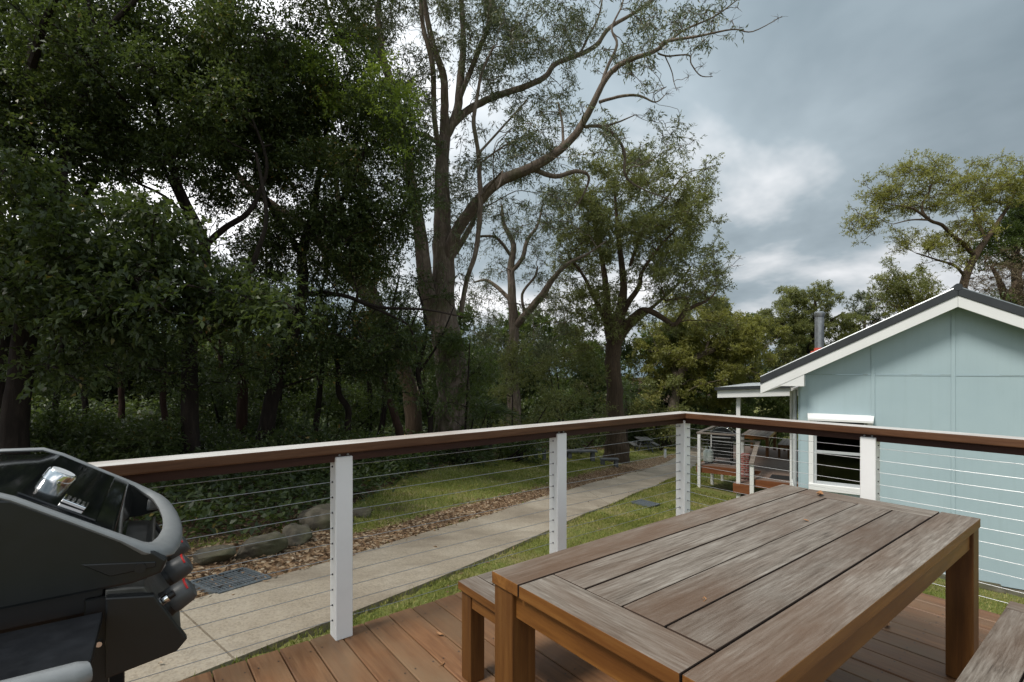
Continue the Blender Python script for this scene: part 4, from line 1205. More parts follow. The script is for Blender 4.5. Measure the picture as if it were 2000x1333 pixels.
pdir = FE[j0 + 20] - FE[j0]; prz = math.atan2(pdir[1], pdir[0])
grate((452, 1139), 0.46, 0.32, prz, 'steel drain grate in the leaf litter at the path edge', 0.024)
grate((1261, 986), 0.52, 0.40, prz - 0.25, 'steel drain grate set in the grass beside the path bend', 0.04)

def rock(px, wpx, hfrac, label, seed, group=None, dz=0.0, col='rock', elong=1.3):
    p, Z = ground_hit(*px)
    r_ = wpx * 0.5 * Z / F
    bm = bmesh.new(); bmesh.ops.create_icosphere(bm, subdivisions=4, radius=1.0)
    rg = np.random.default_rng(seed)
    ax = [(unit(rg.normal(size=(1, 3)))[0], rg.uniform(0.45, 0.85)) for _ in range(13)]
    for v_ in bm.verts:
        c = np.array(v_.co)
        for n_, d_ in ax:
            t_ = c @ n_
            if t_ > d_: c = c - n_ * (t_ - d_) * 0.85
        c = c * (1 + 0.05 * math.sin(c[0] * 7 + seed) * math.sin(c[1] * 8) + 0.035 * math.sin(c[2] * 15 + c[0] * 11) * math.sin(c[1] * 13 + seed) + 0.02 * math.sin(c[0] * 31 + c[1] * 23) * math.sin(c[2] * 29))
        v_.co = Vector((c[0] * r_, c[1] * r_ / elong, (c[2] * 0.9 + 0.25) * r_ * hfrac))
    me = bpy.data.meshes.new('boulder'); bm.to_mesh(me); bm.free()
    me.materials.append(MT[col])
    for pl_ in me.polygons: pl_.use_smooth = True
    o = link('boulder', me, None, (p[0], p[1], p[2] + dz), (0, 0, prz + rg.uniform(-0.4, 0.4)))
    tag(o, label, 'rock', group)
    return o
rock((500, 1080), 135, 0.45, 'long mossy boulder left of the others at the litter edge', 1)
rock((582, 1053), 105, 0.5, 'flat topped sandstone boulder between two larger ones in the litter', 2)
rock((640, 1024), 125, 0.65, 'boulder half hidden behind the first white post', 3)
rock((706, 1008), 62, 0.55, 'reddish low boulder at the lawn edge right of the first post', 4)
rock((412, 1096), 105, 0.42, 'mossy boulder nearest the barbecue knobs', 5)
rock((541, 1060), 24, 0.8, 'small pale stone against the flat topped boulder', 6)
rock((522, 1086), 26, 0.35, 'small flat pale stone lying in front of the long mossy boulder', 8)

def stone_bench(pxl, pxr, Z, h, label, thick=0.07, depth=0.4):
    a, b = G(pxl, Z), G(pxr, Z)
    c = (a + b) / 2; L_ = np.linalg.norm((b - a)[:2]); rz = math.atan2(b[1] - a[1], b[0] - a[0])
    s_ = thing('stone_bench', label, 'bench', tuple(c), rz)
    MB().box(-L_ / 2, L_ / 2, -depth / 2, depth / 2, h - thick, h).build('seat', MT['stone_dark'], s_, bevel=0.012)
    for s in (-1, 1):
        MB().box(s * L_ * 0.36 - 0.07, s * L_ * 0.36 + 0.07, -depth * 0.4, depth * 0.4, -0.15, h - thick - 0.001).build('leg', MT['stone_dark'], s_, bevel=0.01)
Zb = ground_hit(1130, 874)[1]
stone_bench(1104, 1166, 20.5, 0.42, 'long grey stone bench under the trees behind the lawn')
stone_bench(1172, 1208, 19.3, 0.30, 'short low stone bench at the foot of the brown trunk', 0.06, 0.3)
stone_bench(1044, 1066, 18.8, 0.40, 'square grey stone seat left of the long bench', 0.07, 0.35)
# picnic table
pz = 29.0
pc = G(1257, pz)
pt = thing('picnic_table', 'grey picnic table with side seats beyond the brown trunk', 'picnic table', tuple(pc), -YAW)
MB().box(-0.36, 0.36, -0.7, 0.7, 0.70, 0.75).build('top', MT['stone_dark'], pt)
for s in (-1, 1):
    MB().box(s * 0.62 - 0.12, s * 0.62 + 0.12, -0.7, 0.7, 0.42, 0.46).build('seat', MT['stone_dark'], pt)
    MB().box(-0.66, 0.66, s * 0.5 - 0.04, s * 0.6 + 0.04, 0.34, 0.415).build('cross_beam', MT['stone_dark'], pt)
    for q_ in (-1, 1):
        MB().tube([(q_ * 0.45, s * 0.42, -0.1), (q_ * 0.22, s * 0.42, 0.70)], 0.04, 6).build('leg', MT['stone_dark'], pt)
pb = G(1299, 26.0)
bo = thing('bollard', 'short pale bollard post right of the picnic table', 'bollard', tuple(pb))
MB().box(-0.05, 0.05, -0.05, 0.05, -0.2, 0.42).build('shaft', MT['white_slab'], bo, bevel=0.01)
MB().box(-0.06, 0.06, -0.06, 0.06, 0.421, 0.45).build('cap', MT['stone_dark'], bo, bevel=0.006)

# fallen leaves lying on the timber
def dead_leaf(p, L_, rz, tilt, label, curl=0.5):
    m_ = MB()
    n = 7
    v = []
    for i in range(n):
        t = i / (n - 1)
        w_ = math.sin(math.pi * min(1, t * 0.95 + 0.02)) ** 0.8 * L_ * 0.22
        zc = curl * L_ * 0.35 * (t - 0.5) ** 2 * 2
        v += [(t * L_ - L_ / 2, -w_, zc + w_ * 0.5), (t * L_ - L_ / 2, 0, zc), (t * L_ - L_ / 2, w_, zc + w_ * 0.45)]
    f = []
    for i in range(n - 1):
        f += [(3 * i, 3 * i + 3, 3 * i + 4, 3 * i + 1), (3 * i + 1, 3 * i + 4, 3 * i + 5, 3 * i + 2)]
    m_.add(v, f)
    m_.tube([(-L_ / 2, 0, curl * L_ * 0.17), (-L_ * 0.75, 0.004, curl * L_ * 0.12)], 0.0012, 4)
    o = m_.build('fallen_leaf', MT['fallen'], None, tuple(p), (tilt, 0, rz))
    tag(o, label, 'leaf', 'fallen leaves on the timber')
def on_plane(px, py, z):
    Z = F * (CAMZ - z) / (py - HY); a, b = c2w((px - CX) / F * Z, Z)
    return Vector((a, b, z))
TZ = 0.7245
dead_leaf(on_plane(1601, 967, TZ), 0.075, 0.3, 0.1, 'curled brown leaf near the far end of the large table', 1.3)
dead_leaf(on_plane(1574, 1017, TZ), 0.03, 1.1, 0, 'tiny brown leaf in the middle of the large table')
dead_leaf(on_plane(1376, 1171, TZ - 0.003), 0.026, 0.6, 0, 'dark leaf scrap caught in a table plank gap')
dead_leaf(on_plane(1732, 1222, 0.003), 0.07, 0.2, 0, 'curled brown leaf on the deck beneath the table', 1.2)
dead_leaf(on_plane(859, 1240, 0.003), 0.05, 1.9, 0, 'brown leaf in a deck board gap beside the bench leg', 1.0)
dead_leaf(on_plane(864, 1297, 0.003), 0.03, 0.4, 0, 'small dark leaf on the deck below the bench corner')

# ================================================================== TREES
# --- hero eucalyptus with twin leaning stems
Zh = 15.0
def clump_line(pts, Z, n, spread, r0, r1):
    out = []
    pts = np.array(pts, float)
    for _ in range(n):
        i = R.integers(0, len(pts) - 1); t = R.random()
        x, y = pts[i] * (1 - t) + pts[i + 1] * t
        out.append((P(x + R.normal() * spread, y + R.normal() * spread, Z + R.normal() * 1.1), R.uniform(r0, r1)))
    return out
HS = 0.70
hl = [
    limb(Zh, [(882, 905, 0, 130), (884, 850, 0, 104), (884, 760, 0, 90), (876, 680, 0, 84), (862, 600, 0, 74), (866, 520, 0, 60), (864, 420, 0, 46), (863, 330, .1, 38), (868, 268, .2, 36)], HS),
    limb(Zh, [(868, 268, .2, 30), (868, 220, .1, 24), (866, 150, -.1, 21), (846, 90, -.3, 18), (828, 0, -.6, 14), (822, -90, -.8, 9)], HS),
    limb(Zh, [(868, 275, .2, 26), (893, 215, .4, 24), (900, 150, .6, 22), (905, 80, .8, 17), (900, -40, 1.0, 12), (905, -150, 1.2, 6)], HS),
    limb(Zh, [(895, 200, .4, 15), (930, 110, .2, 14), (952, 55, 0, 13), (960, 0, 0, 11), (985, -90, 0, 7)], HS),
    limb(Zh, [(858, 300, 0, 16), (848, 230, -.5, 15), (845, 130, -.9, 15), (826, 50, -1.1, 13), (820, -30, -1.3, 10)], HS),
    limb(Zh, [(850, 640, 0, 56), (830, 540, -.4, 44), (818, 440, -.7, 36), (800, 340, -.9, 28), (775, 210, -1.2, 25), (748, 120, -1.4, 22), (715, 70, -1.6, 18), (668, 0, -2, 14), (640, -70, -2.3, 8)], HS),
    limb(Zh, [(748, 122, -1.4, 18), (742, 60, -1.5, 17), (738, 20, -1.4, 15), (750, -60, -1.4, 10)], HS),
    limb(Zh, [(690, 110, -1.8, 10), (665, 85, -1.7, 12), (640, 20, -1.9, 9), (628, -40, -2.0, 6)], HS),
    limb(Zh, [(868, 560, .2, 40), (885, 470, -.3, 34), (925, 405, -.7, 33), (975, 355, -1.0, 31), (1035, 330, -1.3, 28), (1085, 300, -1.5, 24), (1125, 262, -1.7, 21), (1160, 200, -1.9, 18), (1185, 152, -2.0, 15), (1220, 122, -2.2, 14), (1280, 100, -2.4, 11), (1300, 82, -2.4, 10), (1360, 72, -2.6, 6.5), (1430, 58, -2.9, 4), (1470, 62, -3.0, 3), (1528, 32, -3.2, 1.6)], HS),
    limb(Zh, [(1285, 98, -2.4, 8), (1335, 60, -2.3, 6), (1395, 33, -2.2, 4.5), (1440, 0, -2.2, 3)], HS),
    limb(Zh, [(1165, 195, -1.9, 9), (1185, 135, -1.6, 9), (1205, 88, -1.3, 8), (1195, 55, -1.2, 6), (1215, 10, -1.1, 4), (1225, -40, -1.1, 3)], HS),
    limb(Zh, [(1170, 200, -1.9, 9), (1215, 188, -2.2, 8), (1250, 188, -2.4, 6.5), (1280, 200, -2.5, 4), (1300, 185, -2.5, 2)], HS),
    limb(Zh, [(1142, 248, -1.8, 9), (1175, 248, -1.6, 10), (1205, 270, -1.4, 9), (1220, 300, -1.3, 8), (1222, 345, -1.2, 7), (1260, 372, -1.1, 4), (1310, 390, -1, 2.5)], HS),
    limb(Zh, [(1175, 248, -1.6, 7), (1205, 240, -1.7, 5), (1240, 225, -1.9, 2.5)], HS),
    limb(Zh, [(1285, 105, -2.4, 5), (1305, 110, -2.3, 4.5), (1345, 108, -2.3, 4), (1350, 125, -2.3, 3.5), (1368, 148, -2.3, 3), (1392, 150, -2.3, 1.5)], HS),
    limb(Zh, [(1298, 108, -2.3, 3.5), (1312, 140, -2.2, 3), (1316, 160, -2.2, 2.5), (1322, 178, -2.2, 1.5)], HS),
    limb(Zh, [(1040, 330, -1.3, 15), (1085, 345, -1.0, 13), (1125, 335, -.8, 12), (1150, 345, -.7, 8), (1140, 380, -.6, 5), (1120, 410, -.6, 3)], HS),
    limb(Zh, [(880, 248, .3, 22), (915, 215, .6, 21), (960, 192, .9, 19), (1030, 168, 1.2, 17), (1065, 150, 1.4, 15), (1085, 125, 1.5, 14), (1130, 108, 1.7, 13), (1165, 88, 1.8, 13), (1190, 55, 1.9, 11), (1240, 25, 2.0, 9), (1290, -10, 2.1, 6)], HS),
    limb(Zh, [(1130, 112, 1.7, 7), (1150, 70, 1.6, 6), (1170, 30, 1.5, 5), (1180, -30, 1.5, 4)], HS),
    limb(Zh, [(900, 610, -.8, 14), (912, 545, -.9, 14), (930, 490, -1.0, 14), (938, 400, -1.1, 15), (936, 340, -1.1, 13), (933, 290, -1.2, 12), (925, 240, -1.2, 12), (932, 190, -1.2, 10), (942, 140, -1.2, 8), (965, 90, -1.2, 5)], HS),
    limb(Zh, [(935, 300, -1.2, 8), (985, 245, -1.0, 6), (1030, 195, -.8, 4)], HS),
    limb(Zh, [(925, 330, -.9, 6), (985, 285, -.6, 5), (1050, 255, -.3, 3)], HS),
    limb(Zh, [(882, 500, .5, 22), (905, 468, .9, 17), (925, 430, 1.2, 13), (935, 400, 1.4, 10)], HS),
    limb(Zh, [(848, 275, .2, 13), (825, 262, .6, 12), (805, 270, .9, 10), (790, 300, 1.1, 7)], HS),
    limb(Zh, [(1100, 285, -1.6, 8), (1098, 240, -1.3, 7), (1090, 200, -1.2, 5)], HS),
]
cl = []
cl += clump_line([(640, -60), (700, 40), (760, 20)], Zh - 1.5, 16, 30, 0.28, 0.5)
cl += clump_line([(800, 120), (790, 200), (830, 170), (840, 250)], Zh - .5, 16, 26, 0.22, 0.42)
cl += clump_line([(830, -60), (900, -40), (960, -40)], Zh, 16, 40, 0.3, 0.5)
cl += clump_line([(930, 40), (960, 90), (985, 60), (1010, 120), (960, 150)], Zh, 26, 24, 0.25, 0.45)
cl += clump_line([(1040, 130), (1070, 90), (1110, 60), (1150, 40), (1090, 170)], Zh + 1.2, 26, 22, 0.22, 0.40)
cl += clump_line([(960, 165), (1010, 175), (1080, 185), (1110, 205)], Zh + 1, 18, 16, 0.2, 0.36)
cl += clump_line([(1180, 20), (1230, 35), (1290, 20), (1330, 50), (1300, 60)], Zh - 2, 20, 18, 0.18, 0.34)
cl += clump_line([(1200, 140), (1235, 110), (1260, 125), (1235, 165)], Zh - 2, 11, 12, 0.16, 0.28)
cl += clump_line([(1350, 30), (1370, 55), (1420, 5), (1400, -20)], Zh - 2.3, 10, 12, 0.14, 0.26)
cl += clump_line([(1000, 240), (1050, 270), (1080, 250), (1010, 290), (980, 265)], Zh - 1, 18, 22, 0.18, 0.34)
cl += clump_line([(1100, 215), (1130, 205), (1190, 250), (1205, 265), (1160, 270)], Zh - 1.6, 11, 13, 0.15, 0.27)
cl += clump_line([(1290, 205), (1305, 235), (1330, 235), (1300, 280), (1255, 290)], Zh - 1.2, 12, 12, 0.16, 0.28)
cl += clump_line([(800, 300), (780, 360), (900, 300), (890, 370), (820, 400)], Zh, 22, 24, 0.22, 0.4)
cl += clump_line([(950, 300), (1000, 330), (960, 400), (1080, 390), (1010, 430)], Zh + .8, 20, 26, 0.2, 0.36)
cl += ell(800, 130, 70, 120, 14, 17, 22, .25, .45) + ell(960, 110, 60, 110, 14, 17, 22, .25, .45) + ell(1040, 40, 110, 60, 13.5, 17, 24, .22, .42) + ell(700, 40, 80, 70, 12.8, 15, 16, .3, .5) + ell(1020, 330, 110, 60, 14, 17, 20, .2, .36) + ell(900, -120, 330, 90, 12.5, 17.5, 50, .35, .6) + ell(910, 420, 60, 70, 14.5, 16.5, 12, .2, .34)
cl += clump_line([(880, 330), (860, 420), (900, 520), (850, 600)], Zh - .4, 14, 18, 0.2, 0.34)
def split(cl_, m, f, sp):
    out = []
    for c, r_ in cl_:
        for _ in range(m):
            out.append((c + R.normal(size=3) * r_ * sp, r_ * f * R.uniform(0.75, 1.2)))
    return out
cl = split(cl, 2, 0.60, 0.95)
grow('eucalyptus', 'tallest gum tree with twin stems and a long limb reaching right', G(882, Zh), hl, cl, MT['leaf_gum'], MT['bark_gum'],
     per=560, k=7, llen=0.12, lwid=0.026, droop=-0.55, flat=0.7, slen=0.26, twigs=9, twig_r=0.0055, br_k=0.016, upb=0.0,
     bare=[P(*b_) for b_ in ((1300, 183, 12.5), (1285, 165, 12.5), (1245, 225, 13.1), (1388, 145, 12.7), (1370, 130, 12.7), (1322, 172, 12.8), (1345, 150, 12.7), (1520, 35, 11.8), (1430, 40, 12.2), (1440, 15, 12.8), (1410, 20, 12.8), (1125, 395, 14.4), (1310, 385, 14), (1060, 220, 14.2), (1000, 60, 13.8), (800, 205, 15.5), (1270, 130, 12.6))])

# --- leaning gum behind the dark trees
Zl = 16.5
ll = [limb(Zl, [(812, 915, 0, 60), (808, 830, 0, 52), (795, 740, 0, 46), (760, 650, -.2, 42), (715, 580, -.4, 38), (655, 505, -.6, 34), (595, 445, -.8, 30), (530, 400, -1.0, 26), (470, 350, -1.2, 22), (400, 270, -1.4, 16), (330, 170, -1.6, 10)], 0.62),
      limb(Zl, [(785, 715, 0, 30), (742, 600, .4, 27), (690, 480, .8, 22), (660, 380, 1.1, 16), (650, 280, 1.3, 10)], 0.6)]
cl = ell(600, 330, 160, 140, 15.5, 18.5, 34, 0.4, 0.65) + ell(400, 180, 130, 120, 14.5, 17, 24, 0.4, 0.6)
grow('eucalyptus', 'gum tree with pale trunk leaning left behind the dark trees', G(812, Zl), ll, cl + ell(740, 560, 90, 90, 15.5, 18, 20, .3, .5), MT['leaf_mid'], MT['bark_brown'],
     per=420, k=7, llen=0.10, lwid=0.028, droop=-0.4, twigs=5, twig_r=0.008)

# --- brown barked tree on the lawn
Z2 = 22.0
bl = [
    limb(Z2, [(1204, 878, 0, 62), (1204, 858, 0, 50), (1202, 800, 0, 42), (1199, 740, 0, 38), (1197, 690, 0, 38), (1203, 650, 0, 36), (1212, 610, 0, 26), (1218, 560, .2, 18), (1212, 500, .4, 14), (1205, 430, .6, 9), (1200, 360, .7, 5)], 0.80),
    limb(Z2, [(1196, 690, 0, 22), (1188, 640, .5, 20), (1185, 580, .9, 17), (1178, 520, 1.2, 13), (1165, 460, 1.5, 9), (1150, 390, 1.8, 5)], 0.80),
    limb(Z2, [(1206, 660, 0, 22), (1235, 622, -.4, 20), (1262, 606, -.8, 16), (1295, 622, -1.1, 13), (1318, 634, -1.3, 11), (1345, 605, -1.5, 10), (1375, 590, -1.7, 8), (1392, 578, -1.8, 5), (1400, 560, -1.9, 3)], 0.80),
    limb(Z2, [(1210, 640, 0, 18), (1222, 600, -.3, 16), (1248, 560, -.6, 12), (1255, 530, -.9, 9), (1290, 480, -1.2, 7), (1330, 440, -1.4, 4)], 0.80),
    limb(Z2, [(1200, 650, 0, 14), (1165, 590, -.6, 11), (1140, 540, -1.0, 8), (1110, 500, -1.2, 5)], 0.80),
    limb(Z2, [(1205, 680, 0, 13), (1230, 640, .4, 11), (1275, 600, .9, 9), (1320, 560, 1.4, 6), (1350, 520, 1.7, 4)], 0.80),
    limb(Z2, [(1320, 632, -1.3, 8), (1345, 585, -1.6, 6), (1300, 588, -1.7, 5), (1312, 586, -1.7, 4)], 0.80),
    limb(Z2, [(1230, 520, .3, 9), (1260, 440, .4, 7), (1300, 390, .4, 5), (1340, 340, .5, 3), (1385, 330, .5, 1.5)], 0.80),
]
cl = (ell(1200, 400, 95, 90, 19.5, 24.5, 48, 0.4, 0.7) + ell(1290, 380, 75, 70, 19.5, 24.5, 30, 0.35, 0.6) + ell(1150, 500, 70, 80, 20, 24, 30, 0.35, 0.6)
      + ell(1270, 490, 110, 70, 19.5, 24, 48, 0.4, 0.65) + ell(1320, 570, 90, 45, 19.5, 23, 26, 0.35, 0.55) + ell(1170, 590, 70, 50, 20, 24, 20, 0.35, 0.55)
      + ell(1245, 330, 80, 34, 20, 24, 24, 0.35, 0.55) + ell(1140, 420, 55, 70, 20, 24, 26, 0.35, 0.6) + ell(1345, 470, 60, 70, 20, 24, 26, 0.35, 0.55) + ell(1130, 620, 60, 60, 20, 24, 18, .35, .6) + ell(1330, 400, 55, 60, 20, 24, 20, .35, .55) + ell(1375, 345, 24, 30, 21, 23, 7, 0.25, 0.4) + ell(1395, 545, 22, 25, 19.5, 21, 5, 0.25, 0.35))
cl = split(cl, 2, 0.62, 0.9) + ell(1400, 600, 40, 50, 20, 22, 14, .2, .36) + ell(1100, 560, 40, 80, 20, 23, 16, .2, .4) + ell(1260, 640, 110, 30, 20, 23, 12, .2, .34)
grow('lawn_tree', 'broad olive green tree with straight brown trunk standing on the lawn', G(1204, Z2), bl, cl, MT['leaf_olive'], MT['bark_brown'],
     per=470, k=8, llen=0.11, lwid=0.037, droop=-0.2, twigs=5, twig_r=0.008,
     bare=[P(1445, 505, 20.5), P(1440, 520, 20.3), P(1405, 435, 21), P(1400, 335, 21.5), P(1398, 350, 21.5)])

# --- thin crooked tree between the hero and the lawn tree
Z3 = 20.0
tl = [limb(Z3, [(1003, 880, 0, 34), (1003, 800, 0, 28), (1000, 700, 0, 24), (1004, 640, 0, 20), (1000, 580, 0, 17), (998, 520, .2, 14), (1003, 480, .3, 11), (985, 440, .4, 8), (980, 400, .5, 5)]),
      limb(Z3, [(1004, 640, 0, 15), (1035, 605, -.4, 15), (1060, 575, -.7, 14), (1080, 545, -1, 11), (1110, 515, -1.2, 7), (1150, 495, -1.4, 4.5), (1185, 470, -1.5, 2)]),
      limb(Z3, [(1000, 530, .1, 9), (1020, 505, .4, 9), (1030, 470, .6, 8), (1050, 440, .8, 5), (1060, 400, .9, 3)]),
      limb(Z3, [(1000, 590, 0, 9), (975, 565, .4, 8), (950, 548, .7, 6), (925, 552, .9, 3)]),
      limb(Z3, [(1025, 612, -.3, 7), (1020, 575, -.5, 6), (1045, 540, -.7, 5), (1050, 520, -.8, 3)]),
      limb(Z3, [(998, 500, .2, 7), (970, 465, .1, 6), (935, 462, 0, 4)])]
cl = (ell(985, 420, 60, 50, 18.5, 21.5, 12, 0.22, 0.4) + ell(1060, 420, 60, 60, 18.5, 21.5, 14, 0.22, 0.42) + ell(950, 520, 40, 60, 18.5, 21.5, 8, 0.2, 0.36) + ell(1060, 520, 50, 40, 18.5, 21, 8, 0.2, 0.36)
      + ell(1000, 690, 80, 45, 18, 21.5, 20, 0.35, 0.6) + ell(980, 560, 70, 90, 18.5, 21.5, 24, .18, .34) + ell(1080, 470, 60, 90, 18.5, 21.5, 22, .18, .34) + ell(1060, 620, 60, 50, 18.5, 21.5, 16, .25, .45) + ell(945, 630, 40, 50, 18, 20, 10, .25, .4))
grow('slender_tree', 'thin crooked tree with sparse crown between the two biggest trees', G(1003, Z3), tl, cl, MT['leaf_gum'], MT['bark_gum'],
     per=330, k=7, llen=0.10, lwid=0.027, droop=-0.3, twigs=6, twig_r=0.008)

# --- dark broadleaf trees on the left, near the deck
def ring_tree(name, label, Z, lims, clumps, mat, bark, ws=0.72, **k):
    if Z > 18: clumps = split(clumps, 3, 0.66, 0.75)
    return grow(name, label, G(lims[0][0][0], Z), [limb(Z, l, ws) for l in lims], clumps, mat, bark, **k)
Za = 6.6
cl = (ell(170, 455, 190, 75, 5.6, 7.2, 34, 0.30, 0.48) + ell(300, 560, 200, 70, 5.4, 7.0, 36, 0.28, 0.45) + ell(90, 600, 150, 70, 5.2, 6.8, 24, 0.26, 0.42)
      + ell(470, 600, 120, 45, 5.8, 7.0, 18, 0.24, 0.38) + ell(70, 350, 90, 60, 5.6, 7.2, 9, 0.26, 0.4) + ell(110, 725, 90, 22, 5.4, 6.4, 6, 0.2, 0.3) + ell(230, 660, 80, 25, 5.6, 6.6, 5, 0.2, 0.3))
ring_tree('broadleaf_tree', 'nearest dark broadleaf tree with large glossy leaves at far left', Za,
          [[(28, 960, 0, 70), (30, 830, 0, 60), (45, 700, 0, 54), (62, 560, 0, 48), (66, 430, .4, 42), (52, 300, .9, 36), (62, 160, 1.3, 30), (70, 30, 1.6, 25), (60, -150, 1.8, 18), (80, -330, 2, 9)],
           [(62, 130, .5, 22), (85, 50, .2, 18), (120, -30, 0, 14), (170, -160, -.3, 8)],
           [(60, 470, .1, 30), (110, 400, .6, 24), (140, 250, 1.0, 20), (185, 130, 1.2, 18), (210, 60, 1.3, 15), (280, -20, 1.4, 11), (330, -120, 1.4, 7)],
           [(182, 110, 1.2, 14), (190, 80, 1.2, 13), (175, 20, 1.1, 10), (165, -60, 1.1, 7)],
           [(58, 600, 0, 24), (140, 560, -.4, 17), (260, 545, -.7, 11), (380, 560, -.8, 6)]],
          cl, MT['leaf_dark'], MT['bark_dark'], per=430, k=7, llen=0.085, lwid=0.042, droop=-0.35, slen=0.22, twigs=5, twig_r=0.006, flat=0.7)
Zb = 8.6
cl = (ell(60, 150, 160, 160, 6.6, 8, 26, .35, .55) + ell(-180, 200, 200, 400, 6.5, 9.5, 40, .45, .7) + ell(120, 60, 240, 130, 7.4, 9.6, 52, 0.40, 0.62) + ell(330, 120, 230, 110, 7.8, 10, 46, 0.40, 0.6) + ell(200, 250, 260, 90, 7.8, 9.6, 46, 0.36, 0.55) + ell(150, -250, 520, 220, 7.6, 11, 80, 0.5, 0.8)
      + ell(440, 240, 140, 120, 8.4, 10.2, 30, 0.36, 0.55) + ell(60, 330, 130, 60, 7.8, 9, 10, 0.3, 0.5) + ell(230, 720, 240, 60, 7.6, 9.6, 26, .26, .42) + ell(420, 690, 120, 60, 8, 9.6, 14, .24, .4))
ring_tree('broadleaf_tree', 'tall dark tree whose crown fills the top left corner', Zb,
          [[(378, 1010, 0, 48), (374, 900, 0, 44), (370, 760, 0, 40), (372, 650, 0, 36), (385, 560, .1, 30), (400, 480, .2, 24), (340, 340, .3, 18), (300, 200, .4, 14), (260, 60, .5, 10), (220, -120, .6, 6)],
           [(372, 660, 0, 26), (430, 640, -.2, 22), (470, 575, -.3, 17), (500, 500, -.4, 14), (520, 420, -.4, 11), (500, 300, -.2, 8)],
           [(382, 560, .1, 22), (372, 450, .3, 17), (360, 410, .4, 14), (300, 300, .6, 10), (190, 180, .8, 7)],
           [(400, 480, .2, 18), (440, 445, .1, 16), (480, 420, 0, 14), (505, 380, 0, 12), (520, 310, 0, 8), (470, 180, 0, 5)],
           [(300, 200, .4, 9), (360, 110, .4, 8), (430, 90, .3, 6), (540, 80, .2, 4)]],
          cl, MT['leaf_dark'], MT['bark_dark'], per=560, k=8, llen=0.068, lwid=0.034, droop=-0.15, slen=0.24, twigs=4, twig_r=0.007)
Zc = 10.5
gapc = (470, 455)
cl = (ell(560, 240, 190, 120, 9.2, 12, 70, 0.42, 0.66) + ell(690, 330, 130, 150, 9.2, 12, 60, 0.42, 0.64) + ell(640, 470, 140, 60, 9.6, 12, 34, 0.38, 0.58) + ell(420, 320, 120, 70, 9.6, 11.6, 26, 0.38, 0.56)
      + ell(560, 90, 170, 60, 9.6, 12, 26, 0.40, 0.6) + ell(560, -120, 320, 150, 9.6, 13, 46, 0.5, 0.8) + ell(740, 480, 80, 70, 10, 12, 20, .35, .5) + ell(480, 460, 140, 70, 9.5, 12.5, 20, .2, .34) + ell(560, 560, 120, 50, 10, 12.5, 20, .25, .4) + ell(640, 680, 170, 70, 9.8, 12.5, 34, .26, .42) + ell(780, 700, 70, 90, 11, 13, 16, .26, .42))
fresh = ell(690, 150, 120, 50, 9.0, 11.2, 26, 0.14, 0.30) + ell(765, 235, 45, 80, 9.0, 11.2, 18, 0.14, 0.28) + ell(600, 110, 90, 50, 9.0, 11.0, 14, 0.14, 0.28) + ell(640, 230, 120, 60, 9.0, 10.0, 10, 0.12, 0.22)
ring_tree('broadleaf_tree', 'rounded dense tree with fresh green top left of the tallest gum', Zc,
          [[(500, 990, 0, 50), (512, 880, 0, 44), (535, 760, 0, 38), (572, 650, 0, 34), (592, 560, 0, 30), (590, 490, 0, 25), (610, 420, .2, 20), (625, 330, .4, 15), (640, 240, .5, 10), (650, 150, .6, 6)],
           [(590, 500, 0, 19), (560, 450, -.3, 16), (530, 410, -.5, 12), (500, 330, -.6, 8), (460, 240, -.6, 5)],
           [(600, 470, 0, 17), (650, 420, -.4, 14), (690, 350, -.6, 10), (720, 270, -.6, 6)],
           [(585, 575, 0, 16), (660, 575, -.4, 13), (740, 600, -.6, 10), (830, 605, -.7, 7), (905, 620, -.7, 4)],
           [(700, 590, -.5, 8), (760, 615, -.2, 8), (800, 640, 0, 6), (815, 690, .2, 3)]],
          cl, MT['leaf_dark'], MT['bark_dark'], per=560, k=8, llen=0.066, lwid=0.032, droop=-0.15, slen=0.24, twigs=4, twig_r=0.007, tbias=0.12,
          extra=[('fresh_crown', fresh, MT['leaf_fresh'], dict(per=560, k=8, llen=0.066, lwid=0.032, droop=-0.1, slen=0.24, tbias=0.05))])
for (wx, wy, hh, lb) in ((-4.5, 7.5, 8.0, 'added shade tree standing left of the frame nearest the deck'), (-6.5, 12.0, 9.5, 'added shade tree standing left of the frame behind the nearest one'), (-2.0, 14.5, 9.5, 'tall added shade tree behind the crown in the top left corner')):  # trees added mostly out of view to keep sun off the forest floor
    gz = float(ground_z(wx, wy)); b0 = np.array((wx, wy, gz))
    cl = []
    while len(cl) < 46:
        v3 = R.uniform(-1, 1, 3)
        if v3 @ v3 > 1: continue
        cl.append((b0 + np.array((0, 0, hh * 0.66)) + v3 * np.array((3.0, 3.0, hh * 0.36)), R.uniform(0.6, 0.95)))
    lm = [([b0 - (0, 0, .1), b0 + (0.1, 0, hh * .3), b0 + (-0.1, 0.2, hh * .6), b0 + (0, 0, hh * .95)], [.17, .14, .10, .03]),
          ([b0 + (0.1, 0, hh * .3), b0 + (1.2, -.3, hh * .5), b0 + (2.0, -.5, hh * .7)], [.09, .07, .02]), ([b0 + (0, 0, hh * .4), b0 + (-1.2, .6, hh * .6), b0 + (-1.8, .8, hh * .8)], [.08, .06, .02])]
    grow('broadleaf_tree', lb, b0, lm, cl, MT['leaf_dark'], MT['bark_dark'], per=190, k=7, llen=.12, lwid=.06, twigs=2, twig_r=.01, slen=.3)
